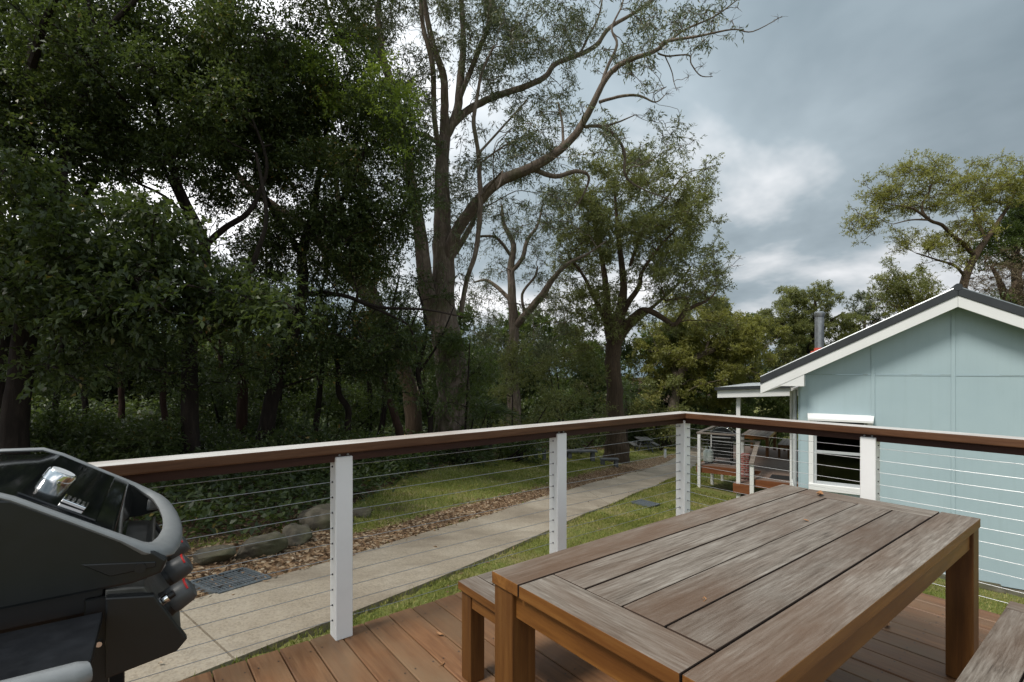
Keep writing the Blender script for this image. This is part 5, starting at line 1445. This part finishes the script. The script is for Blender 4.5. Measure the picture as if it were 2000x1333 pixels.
# slim trunks of the undergrowth
Zd = 11.8
cl = ell(700, 660, 120, 70, 11, 13, 24, 0.34, 0.5) + ell(560, 680, 60, 50, 11, 13, 8, 0.3, 0.45)
ring_tree('slim_tree', 'slim bent dark tree left of the first white post', Zd,
          [[(476, 985, 0, 34), (470, 870, 0, 30), (474, 760, 0, 27), (466, 640, 0, 22), (470, 560, .1, 16), (500, 480, .2, 11)],
           [(470, 620, 0, 12), (520, 590, .3, 9), (600, 620, .6, 6)]],
          ell(470, 560, 60, 40, 11, 12.5, 10, 0.3, 0.45) + ell(560, 640, 90, 40, 11, 12.5, 14, 0.3, 0.45), MT['leaf_dark'], MT['bark_red'], per=450, k=8, llen=0.07, lwid=0.034, twigs=4, twig_r=0.007)
ring_tree('slim_tree', 'slim S shaped trunk rising behind the handrail at centre left', Zd + .6,
          [[(668, 930, 0, 20), (676, 860, 0, 18), (680, 800, 0, 17), (662, 770, 0, 16), (660, 720, 0, 13), (650, 660, .2, 9), (660, 600, .4, 6)]],
          cl, MT['leaf_dark'], MT['bark_dark'], per=450, k=8, llen=0.07, lwid=0.034, twigs=4, twig_r=0.007)
ring_tree('slim_tree', 'slim trunk leaning left beside the tallest gum', Zd + 1.2,
          [[(792, 960, 0, 26), (785, 880, 0, 24), (778, 835, 0, 22), (760, 780, 0, 20), (745, 730, 0, 17), (735, 670, .2, 12), (740, 600, .4, 7)]],
          ell(760, 650, 80, 60, 12, 14, 18, 0.34, 0.5), MT['leaf_dark'], MT['bark_red'], per=450, k=8, llen=0.07, lwid=0.032, twigs=4, twig_r=0.007, tbias=0.1)

saps = [(150, 10.5, 175, 640, 'second from the left'), (235, 12.0, 250, 600, 'left of the reddish trunk'), (330, 11.0, 318, 560, 'just left of the reddish trunk'), (428, 13.5, 445, 540, 'right of the reddish trunk'), (545, 13.0, 520, 470, 'above the left boulders'),
        (610, 12.5, 640, 520, 'just left of the first white post'), (715, 14.0, 700, 560, 'right of the first white post'), (735, 13.2, 780, 540, 'crossing in front of the leaning gum'), (835, 13.5, 815, 560, 'close to the left side of the tallest gum'), (95, 9.5, 130, 560, 'leftmost in the forest')]
for (x0_, Zs, x1_, yt, lb) in saps:
    by = HY + F * (CAMZ - G(x0_, Zs)[2]) / Zs
    wv = R.uniform(-14, 14, 3)
    ym = np.linspace(by, yt, 5)
    xm = np.linspace(x0_, x1_, 5)
    ring_tree('sapling', 'thin dark sapling stem ' + lb, Zs,
              [[(xm[0], ym[0], 0, 13), (xm[1] + wv[0], ym[1], .1, 11), (xm[2] + wv[1], ym[2], .2, 10), (xm[3] + wv[2], ym[3], .3, 7), (xm[4], ym[4], .4, 3)],
               [(xm[2] + wv[1], ym[2], .2, 6), (xm[2] + wv[1] + 40 * np.sign(wv[0]), ym[2] - 60, .1, 4), (xm[2] + wv[1] + 70 * np.sign(wv[0]), ym[2] - 130, 0, 2)]],
              ell(x1_, yt + 20, 55, 50, Zs - .6, Zs + .8, 8, .24, .4) + ell(xm[2] + 40 * np.sign(wv[0]), ym[2] - 60, 50, 40, Zs - .6, Zs + .6, 5, .2, .34), MT['leaf_dark'], MT['bark_dark'] if wv[0] > 0 else MT['bark_red'], ws=1.0, per=380, k=8, llen=.07, lwid=.034, twigs=4, twig_r=.005, group='thin saplings of the forest')

# --- understory shrubs and the wooded backdrop
def shrub(label, cx, Z, w_px, top_px, mat, n, r0=0.3, r1=0.5, name='shrub', llen=0.085, lwid=0.036, per=430, group=None, tb=0.0, twigs=3, droop=-0.15, bot=None):
    base = G(cx, Z)
    by = HY + F * (CAMZ - base[2]) / Z
    if bot is not None: by = bot
    cl = ell(cx, (by + top_px) / 2, w_px / 2, (by - top_px) / 2, Z - 0.8, Z + 0.8, n, r0, r1)
    cl = [(np.array((c[0], c[1], max(c[2], float(ground_z(c[0], c[1])) + 0.12))), r_) for c, r_ in cl]
    st = [[tuple(base + (0, 0, -0.1)), tuple(base * 0.5 + cl[j][0] * 0.5 + (0, 0, -0.1)), tuple(cl[j][0])] for j in range(3)]
    return grow(name, label, base, [(s_, [0.04, 0.03, 0.012]) for s_ in st], cl, mat, MT['bark_dark'], per=per, k=8, llen=llen, lwid=lwid, droop=droop,
                twigs=twigs, twig_r=0.006, cat='shrub', group=group, tbias=tb, parts=('stem', 'foliage'))
shrub('dark shrub at the forest edge directly left of the first white post', 600, 9.5, 150, 830, MT['leaf_dark'], 16)
shrub('bright leaved shrub at the forest edge just right of the first white post', 745, 11.0, 150, 860, MT['leaf_mid'], 16, tb=0.12)
shrub('dark shrub behind the barbecue lid at far left', 60, 8.0, 260, 830, MT['leaf_dark'], 16)
shrub('dark shrub between the barbecue and the first trunk', 270, 8.6, 220, 840, MT['leaf_dark'], 16, tb=0.05)
for i_, (cx_, Z_, tp_, lb_) in enumerate([(150, 9.6, 820, 'low dark shrub below the leftmost trunk'), (340, 9.8, 850, 'low dark shrub left of the reddish trunk'), (430, 9.0, 900, 'dark leafy plant behind the mossy boulders'), (540, 10.2, 900, 'dark leafy plant behind the flat topped boulder'), (660, 11.5, 890, 'dense dark plant behind the first white post'), (850, 13.5, 860, 'dark low plant at the foot of the tallest gum'), (980, 16.5, 850, 'dark low plant left of the square stone seat'), (-120, 7.4, 820, 'dark shrub beyond the left edge behind the barbecue')]):
    shrub(lb_, cx_, Z_, 190, tp_, MT['leaf_dark'] if i_ % 3 else MT['leaf_mid'], 16, r0=.28, r1=.46, tb=0.04)
shrub('deep green shrub behind the slim trunks at centre left', 440, 13.0, 220, 740, MT['leaf_dark'], 22, r0=.4, r1=.6)
shrub('leafy shrub behind the S shaped slim trunk', 640, 14.5, 230, 750, MT['leaf_mid'], 22, r0=.4, r1=.65, tb=0.05)
shrub('shrub in front of the tallest gum trunk with hanging olive leaves', 905, 14.0, 120, 650, MT['leaf_mid'], 22, r0=.3, r1=.5, tb=.1, droop=-.5, llen=0.11, lwid=0.028, bot=860)
shrub('olive shrub right of the tallest gum trunk', 1000, 17.5, 170, 670, MT['leaf_olive'], 26, r0=.35, r1=.6, tb=-.05)
shrub('olive shrub left of the brown trunk on the lawn', 1110, 21.0, 150, 660, MT['leaf_olive'], 24, r0=.4, r1=.7, tb=-.08)
shrub('dark low shrub behind the stone seats', 1130, 24.0, 170, 760, MT['leaf_dark'], 18, r0=.4, r1=.7)
shrub('dark shrub beyond the picnic table', 1290, 33.0, 170, 760, MT['leaf_dark'], 22, r0=.6, r1=1.0, llen=.13, lwid=.055)
shrub('olive shrub beyond the bollard with tangled stems', 1290, 30.0, 110, 690, MT['leaf_olive'], 18, r0=.5, r1=.8, llen=.12, lwid=.045)
shrub('bright yellow green shrub behind the far deck', 1385, 36.0, 130, 690, MT['leaf_yellow'], 26, r0=.6, r1=1.0, llen=.15, lwid=.06, tb=-.05)
shrub('mid green shrub under the veranda roof', 1500, 34.0, 130, 755, MT['leaf_mid'], 22, r0=.6, r1=1.0, llen=.14, lwid=.06, tb=.1)
bk = [(-150, 17, 640), (60, 18, 660), (260, 19, 650), (420, 20, 690), (560, 21, 700), (700, 22, 690), (830, 23, 700), (960, 27, 690), (1080, 30, 680)]
names_ = ['at the far left edge of the forest', 'second from the left', 'third from the left', 'behind the nearest trunks', 'behind the slim tree pair', 'behind the leaning gum', 'behind the tallest gum', 'behind the slender crooked tree', 'behind the brown trunk']
bk += [(x_, 34 + 5 * (i_ % 3), 600 + 40 * (i_ % 2)) for i_, x_ in enumerate(range(-280, 1560, 125))]
places = ['far left outside the frame edge', 'behind the barbecue lid', 'behind the leftmost trunk', 'left of the reddish trunk', 'right of the reddish trunk', 'behind the forked dark trunks', 'left of the first white post', 'above the first white post', 'right of the S shaped trunk', 'left of the tallest gum', 'right of the tallest gum', 'left of the stone bench', 'left of the brown trunk', 'right of the brown trunk', 'behind the bollard']
names_ += ['in the most distant row ' + p_ for p_ in places]
for (cx_, Z, tp), nm in zip(bk, names_):
    shrub('background forest shrub ' + nm, cx_, Z, 260, tp, MT['leaf_mid'] if Z > 30 else MT['leaf_dark'], 26, r0=.7 * max(1, Z / 24), r1=1.15 * max(1, Z / 24), llen=.13 * max(1, Z / 22), lwid=.06 * max(1, Z / 22), per=300 / max(1, Z / 24) ** 2, group='background shrubs of the forest', twigs=2)
# strappy palm-like plants
def palm(px, Z, h, n, label, spread=1.0, trunk=0.0, ll_=0.9):
    base = G(px, Z)
    rt = thing('palm', label, 'palm', tuple(base))
    m_ = MB(); m_.tube([(0, 0, -0.1), (0.03, 0.02, h * 0.5), (0, 0, h)], [0.12, 0.10, 0.07], 8); m_.build('trunk', MT['bark_dark'], rt, smooth=True)
    B, D, Ls, Ws = [], [], [], []
    for i in range(n):
        a = R.uniform(0, 2 * math.pi); el = R.uniform(-0.2, 1.2)
        dirv = np.array((math.cos(a) * math.cos(el), math.sin(a) * math.cos(el), math.sin(el)))
        fl_ = ll_ * R.uniform(0.7, 1.1)
        sd_ = np.cross(dirv, (0, 0, 1)); sd_ /= np.linalg.norm(sd_)
        for j in range(26):
            t = (j + 1) / 26
            p = np.array((0, 0, h)) + dirv * fl_ * t + np.array((0, 0, -0.55 * fl_ * t * t))
            for s in (-1, 1):
                B.append(p); D.append(sd_ * s * 0.8 + dirv * 0.7 + np.array((0, 0, -0.3)) + R.normal(size=3) * 0.08)
                Ls.append(0.30 * (1 - 0.5 * abs(t - 0.4))); Ws.append(0.024)
    a = leaf_mesh('fronds', np.array(B), np.array(D), np.array(Ls), np.array(Ws), 0.35 + R.normal(size=len(B)) * 0.15, MT['leaf_dark'])
    link('fronds', a, rt)
palm(955, 15.8, 1.5, 34, 'spiky dark palm left of the slender crooked tree', ll_=1.15)
palm(1222, 27.0, 3.2, 34, 'dark palm directly behind the brown trunk on the lawn', ll_=1.6)
palm(925, 14.6, 0.35, 26, 'low tufted palm at the forest edge near the second post', ll_=0.75)
palm(1015, 17.2, 0.5, 24, 'low dark palm tuft behind the second white post', ll_=0.85)

# --- trees to the right and beyond the cottage
Zf = 33.0
ring_tree('spreading_tree', 'spreading tree with low crooked limbs left of the veranda roof', Zf,
          [[(1312, 870, 0, 34), (1315, 800, 0, 28), (1325, 740, 0, 24), (1350, 705, -.2, 19), (1378, 690, -.3, 16), (1400, 680, -.5, 13), (1425, 650, -.6, 8), (1440, 620, -.7, 4)],
           [(1325, 745, 0, 16), (1305, 690, .6, 13), (1300, 650, 1.0, 11), (1320, 630, 1.2, 8), (1345, 605, 1.4, 5)],
           [(1378, 690, -.3, 8), (1385, 650, -.2, 7), (1370, 620, 0, 4)]],
          ell(1400, 645, 80, 40, 31, 35, 34, .55, .9) + ell(1330, 660, 50, 50, 31, 35, 12, .5, .8) + ell(1450, 690, 50, 45, 31, 35, 16, .5, .9) + ell(1360, 720, 90, 60, 31, 35, 26, .5, .8) + ell(1270, 700, 50, 60, 31, 35, 14, .5, .8), MT['leaf_yellow'], MT['bark_gum'],
          per=330, k=8, llen=.15, lwid=.055, twigs=4, twig_r=.012, tbias=-.12)
Zg = 38.0
ring_tree('layered_tree', 'layered dark green tree behind the flue of the cottage', Zg,
          [[(1570, 850, 0, 26), (1572, 760, 0, 22), (1580, 700, 0, 18), (1590, 640, 0, 12), (1592, 590, 0, 7), (1590, 560, 0, 4)],
           [(1578, 710, 0, 10), (1545, 670, .5, 8), (1510, 650, 1, 5)], [(1585, 670, 0, 9), (1620, 630, -.5, 7), (1650, 610, -1, 4)]],
          ell(1590, 590, 45, 32, 36, 40, 16, .5, .9) + ell(1540, 640, 60, 34, 36, 40, 20, .5, .9) + ell(1625, 640, 45, 36, 36, 40, 14, .45, .8) + ell(1540, 705, 70, 36, 36, 40, 22, .5, .9) + ell(1600, 700, 60, 26, 36, 40, 10, .5, .8),
          MT['leaf_olive'], MT['bark_dark'], per=420, k=8, llen=.15, lwid=.05, twigs=5, twig_r=.012, tbias=.05, flat=.5)
ring_tree('small_gum', 'small pale tree between the flue and the roof slope', 40.0,
          [[(1690, 860, 0, 16), (1690, 720, 0, 12), (1688, 650, 0, 8), (1692, 600, 0, 4)], [(1688, 660, 0, 6), (1712, 625, 0, 3)]],
          ell(1692, 615, 28, 34, 39, 41, 11, .4, .75) + ell(1715, 625, 18, 16, 39, 41, 4, .4, .6), MT['leaf_gum'], MT['bark_gum'], per=330, k=8, llen=.14, lwid=.05, twigs=4, twig_r=.012)
ring_tree('small_gum', 'round yellow green tree just left of the roof peak', 27.0,
          [[(1790, 860, 0, 30), (1790, 700, 0, 22), (1785, 620, 0, 15), (1775, 570, 0, 8), (1765, 535, 0, 4)], [(1786, 630, 0, 10), (1815, 575, 0, 6)]],
          ell(1775, 565, 48, 45, 26, 28.5, 28, .38, .6) + ell(1815, 580, 30, 30, 26, 28, 8, .3, .5) + ell(1735, 590, 14, 20, 26, 28, 4, .3, .4), MT['leaf_olive'], MT['bark_brown'], per=430, k=8, llen=.11, lwid=.042, twigs=4, twig_r=.01, tbias=.1)
Zr = 22.0
cl = (ell(1800, 345, 48, 30, 21, 22.5, 18, .30, .48) + ell(1730, 385, 40, 28, 21, 22.5, 14, .28, .46) + ell(1765, 400, 55, 18, 21, 22.5, 10, .26, .40) + ell(1685, 430, 34, 26, 20.6, 22, 10, .24, .38)
      + ell(1835, 400, 30, 20, 21, 22.5, 7, .26, .4) + ell(1905, 375, 55, 36, 21.5, 24, 20, .34, .52) + ell(1980, 360, 50, 40, 21.5, 24, 18, .36, .55) + ell(1900, 420, 45, 24, 21.5, 23.5, 10, .28, .42)
      + ell(1770, 470, 40, 12, 20.8, 22, 8, .24, .36) + ell(1830, 480, 45, 15, 21, 22.5, 11, .26, .4) + ell(1875, 495, 25, 18, 21, 22.5, 6, .26, .4) + ell(1900, 450, 50, 18, 21.5, 23, 9, .28, .4))
ring_tree('large_acacia', 'big yellow green tree leaning left above the cottage ridge', Zr,
          [[(1840, 800, 0, 32), (1865, 640, 0, 25), (1885, 545, 0, 20), (1905, 500, 0, 17), (1935, 455, .4, 12), (1965, 410, .8, 8), (1985, 370, 1, 4)],
           [(1900, 495, 0, 13), (1880, 475, -.2, 12), (1860, 460, -.3, 10), (1840, 440, -.4, 9), (1815, 430, -.5, 8), (1800, 405, -.5, 6), (1815, 375, -.6, 4.5), (1822, 345, -.6, 2.5)],
           [(1815, 430, -.5, 8), (1790, 412, -.7, 6), (1770, 405, -.8, 5), (1740, 400, -.9, 3)],
           [(1815, 430, -.5, 6), (1780, 430, -.8, 4), (1745, 438, -1, 2.5)],
           [(1885, 540, 0, 9), (1865, 520, -.4, 7), (1830, 508, -.7, 5), (1790, 495, -.9, 3)],
           [(1925, 468, .3, 8), (1905, 420, .5, 6), (1895, 385, .6, 4)]],
          cl, MT['leaf_yellow'], MT['bark_brown'], per=430, k=8, llen=.10, lwid=.03, twigs=5, twig_r=.009, droop=-.05, flat=.6)
ring_tree('dense_tree', 'dense dark green tree at the right edge above the roof', 23.5,
          [[(1990, 820, 0, 40), (1990, 650, 0, 32), (1985, 520, 0, 20), (1980, 450, 0, 9)]],
          ell(1985, 475, 60, 55, 22.5, 25, 34, .4, .65) + ell(2060, 430, 80, 90, 22.5, 25, 24, .45, .7) + ell(1940, 490, 25, 25, 22.5, 24, 7, .3, .45), MT['leaf_mid'], MT['bark_dark'], per=430, k=8, llen=.11, lwid=.045, twigs=3, twig_r=.01)
ring_tree('twiggy_tree', 'brownish twiggy tree behind the right roof slope', 19.5,
          [[(1965, 800, 0, 30), (1968, 640, 0, 26), (1962, 580, 0, 19), (1950, 545, 0, 12), (1935, 520, 0, 6)], [(1964, 590, 0, 14), (1985, 550, .2, 9), (2000, 520, .4, 5)]],
          ell(1960, 550, 70, 45, 18.8, 20.5, 34, .28, .46) + ell(2040, 560, 60, 60, 18.8, 20.5, 16, .3, .5), MT['twig_brown'], MT['bark_brown'], per=260, k=8, llen=.075, lwid=.016, twigs=16, twig_r=.007,
          extra=[('green_crown', ell(1940, 590, 40, 22, 18.8, 20, 8, .26, .4), MT['leaf_mid'], dict(per=300, k=8, llen=.08, lwid=.035, droop=-.1))])

# ================================================================== LITTER AND GRASS
def scatter(n, x0, x1, y0, y1):
    return R.uniform(x0, x1, n), R.uniform(y0, y1, n)
def in_house(x, y):
    dx, dy = x - HX, y - HYc
    a = dx * 0.319 - dy * 0.947; b = dx * 0.947 + dy * 0.319
    return ((a > -0.1) & (b > -0.35)) | ((a > -3.2) & (b > 5.4))
xs, ys = scatter(220000, -4, 16, 2.4, 18)
keep = np.zeros(len(xs), bool)
for s in range(0, len(xs), 20000):
    a_, b_, pth, sd1, sd2 = masks(xs[s:s + 20000], ys[s:s + 20000])
    X_, Z_ = w2c(xs[s:s + 20000], ys[s:s + 20000])
    pr = a_ * 0.95 + 0.25 * b_ * (Z_ < 14) + 0.012 * (~pth) + 0.0012 * pth
    keep[s:s + 20000] = (R.random(len(a_)) < pr) & ~((xs[s:s + 20000] < EDGE_X) & (ys[s:s + 20000] < EDGE_Y + 0.02)) & ~in_house(xs[s:s + 20000], ys[s:s + 20000])
xs, ys = xs[keep], ys[keep]
_, _, pth, _, _ = masks(xs, ys)
zs = ground_z(xs, ys) + np.where(pth, 0.026, 0.004) + R.random(len(xs)) * 0.02 * ~pth
d = R.normal(size=(len(xs), 3)); d[:, 2] *= 0.30
me = leaf_mesh('leaf_litter', np.stack([xs, ys, zs], axis=1), d, R.uniform(0.025, 0.07, len(xs)), R.uniform(0.010, 0.024, len(xs)), R.beta(2, 2.2, len(xs)), MT['litter'], fold=0.3)
lo_ = link('leaf_litter', me); lo_['kind'] = 'stuff'; lo_['label'] = 'brown dry leaf litter along the path and under the trees'

def grass(n, x0, x1, y0, y1, h0, h1, w_):
    xs, ys = scatter(n, x0, x1, y0, y1)
    keep = np.zeros(n, bool); dryv = np.zeros(n)
    for s in range(0, n, 20000):
        a_, b_, pth, sd1, sd2 = masks(xs[s:s + 20000], ys[s:s + 20000])
        pr = (1 - a_) * (1 - b_) * (~pth)
        pn = 0.5 + 0.5 * np.sin(xs[s:s + 20000] * 2.1 + 1.3 * np.sin(ys[s:s + 20000] * 1.7)) * np.sin(ys[s:s + 20000] * 2.6 + 0.8 * np.sin(xs[s:s + 20000] * 2.9))
        dryv[s:s + 20000] = pn
        keep[s:s + 20000] = (R.random(len(a_)) < pr * (0.45 + 0.55 * pn)) & ~((xs[s:s + 20000] < EDGE_X) & (ys[s:s + 20000] < EDGE_Y + 0.01)) & ~in_house(xs[s:s + 20000], ys[s:s + 20000])
    xs, ys, dv_ = xs[keep], ys[keep], dryv[keep]
    gd = ground_hit(1261, 986)[0]
    k0 = np.hypot(xs - gd[0], ys - gd[1]) > 0.30
    xs, ys, dv_ = xs[k0], ys[k0], dv_[k0]
    # only what the camera side can see
    X_, Z_ = w2c(xs, ys); k2 = (Z_ > 1.0) & (np.abs(X_) < Z_ * 1.25 + 1)
    xs, ys, dv_ = xs[k2], ys[k2], dv_[k2]
    m = len(xs)
    d = R.normal(size=(m, 3)) * 0.55; d[:, 2] = 1.0
    t = 0.34 + 0.42 * (1 - dv_) + R.normal(size=m) * 0.18
    return np.stack([xs, ys, ground_z(xs, ys) - 0.004], axis=1), d, R.uniform(h0, h1, m), R.uniform(w_ * 0.6, w_ * 1.3, m), t
g1 = grass(150000, -1.0, 9.5, 2.6, 6.0, 0.022, 0.055, 0.006)
g1b = grass(60000, 4.0, 9.5, -1.5, 2.7, 0.022, 0.055, 0.007)
g2 = grass(200000, 0.0, 16.0, 5.5, 17.0, 0.03, 0.075, 0.012)
g3 = grass(60000, 8.0, 28.0, 8.0, 30.0, 0.04, 0.10, 0.03)
A = [np.concatenate(z) for z in zip(g1, g1b, g2, g3)]
go = link('lawn_grass', leaf_mesh('lawn_grass', *A, MT['grass_blade'], fold=0.1)); go['kind'] = 'stuff'; go['label'] = 'short green and dry grass of the lawn beside the path'

# leafy undergrowth of the forest floor, too dense to count
n_ = 22000
Zu = np.where(R.random(n_) < 0.30, R.uniform(5.0, 13.0, n_), R.uniform(8.0, 42.0, n_)); Xu = R.uniform(-1.35, 0.62, n_) * Zu
xs, ys = Xu * CW + Zu * SW, -Xu * SW + Zu * CW
keep = np.zeros(n_, bool)
for s in range(0, n_, 20000):
    a_, b_, pth, sd1, sd2 = masks(xs[s:s + 20000], ys[s:s + 20000])
    cl_ = 0.5 + 0.5 * np.sin(xs[s:s + 20000] * 1.9 + np.sin(ys[s:s + 20000] * 1.3)) * np.sin(ys[s:s + 20000] * 2.3)
    keep[s:s + 20000] = (b_ > 0.8) & (R.random(len(a_)) < 0.45 + 0.55 * cl_)
xs, ys = xs[keep], ys[keep]
Zk = xs * SW + ys * CW
zs = ground_z(xs, ys)
B, D, Ls, Ws, T = [], [], [], [], []
for j in range(11):
    h_ = R.random(len(xs)) ** 1.6 * (0.08 + 0.034 * Zk)
    off = R.normal(size=(len(xs), 2)) * (0.10 + 0.008 * Zk)[:, None]
    B.append(np.stack([xs + off[:, 0], ys + off[:, 1], zs + h_], axis=1))
    d_ = R.normal(size=(len(xs), 3)); d_[:, 2] = d_[:, 2] * 0.5 + 0.15
    D.append(d_); Ls.append((0.06 + 0.0045 * Zk) * R.uniform(0.7, 1.5, len(xs))); Ws.append((0.028 + 0.002 * Zk) * R.uniform(0.7, 1.4, len(xs)))
    T.append(0.4 + R.normal(size=len(xs)) * 0.18)
ug = link('undergrowth', leaf_mesh('undergrowth', np.concatenate(B), np.concatenate(D), np.concatenate(Ls), np.concatenate(Ws), np.concatenate(T), MT['leaf_dark'], upb=0.8)); ug['kind'] = 'stuff'; ug['label'] = 'low leafy undergrowth covering the forest floor'
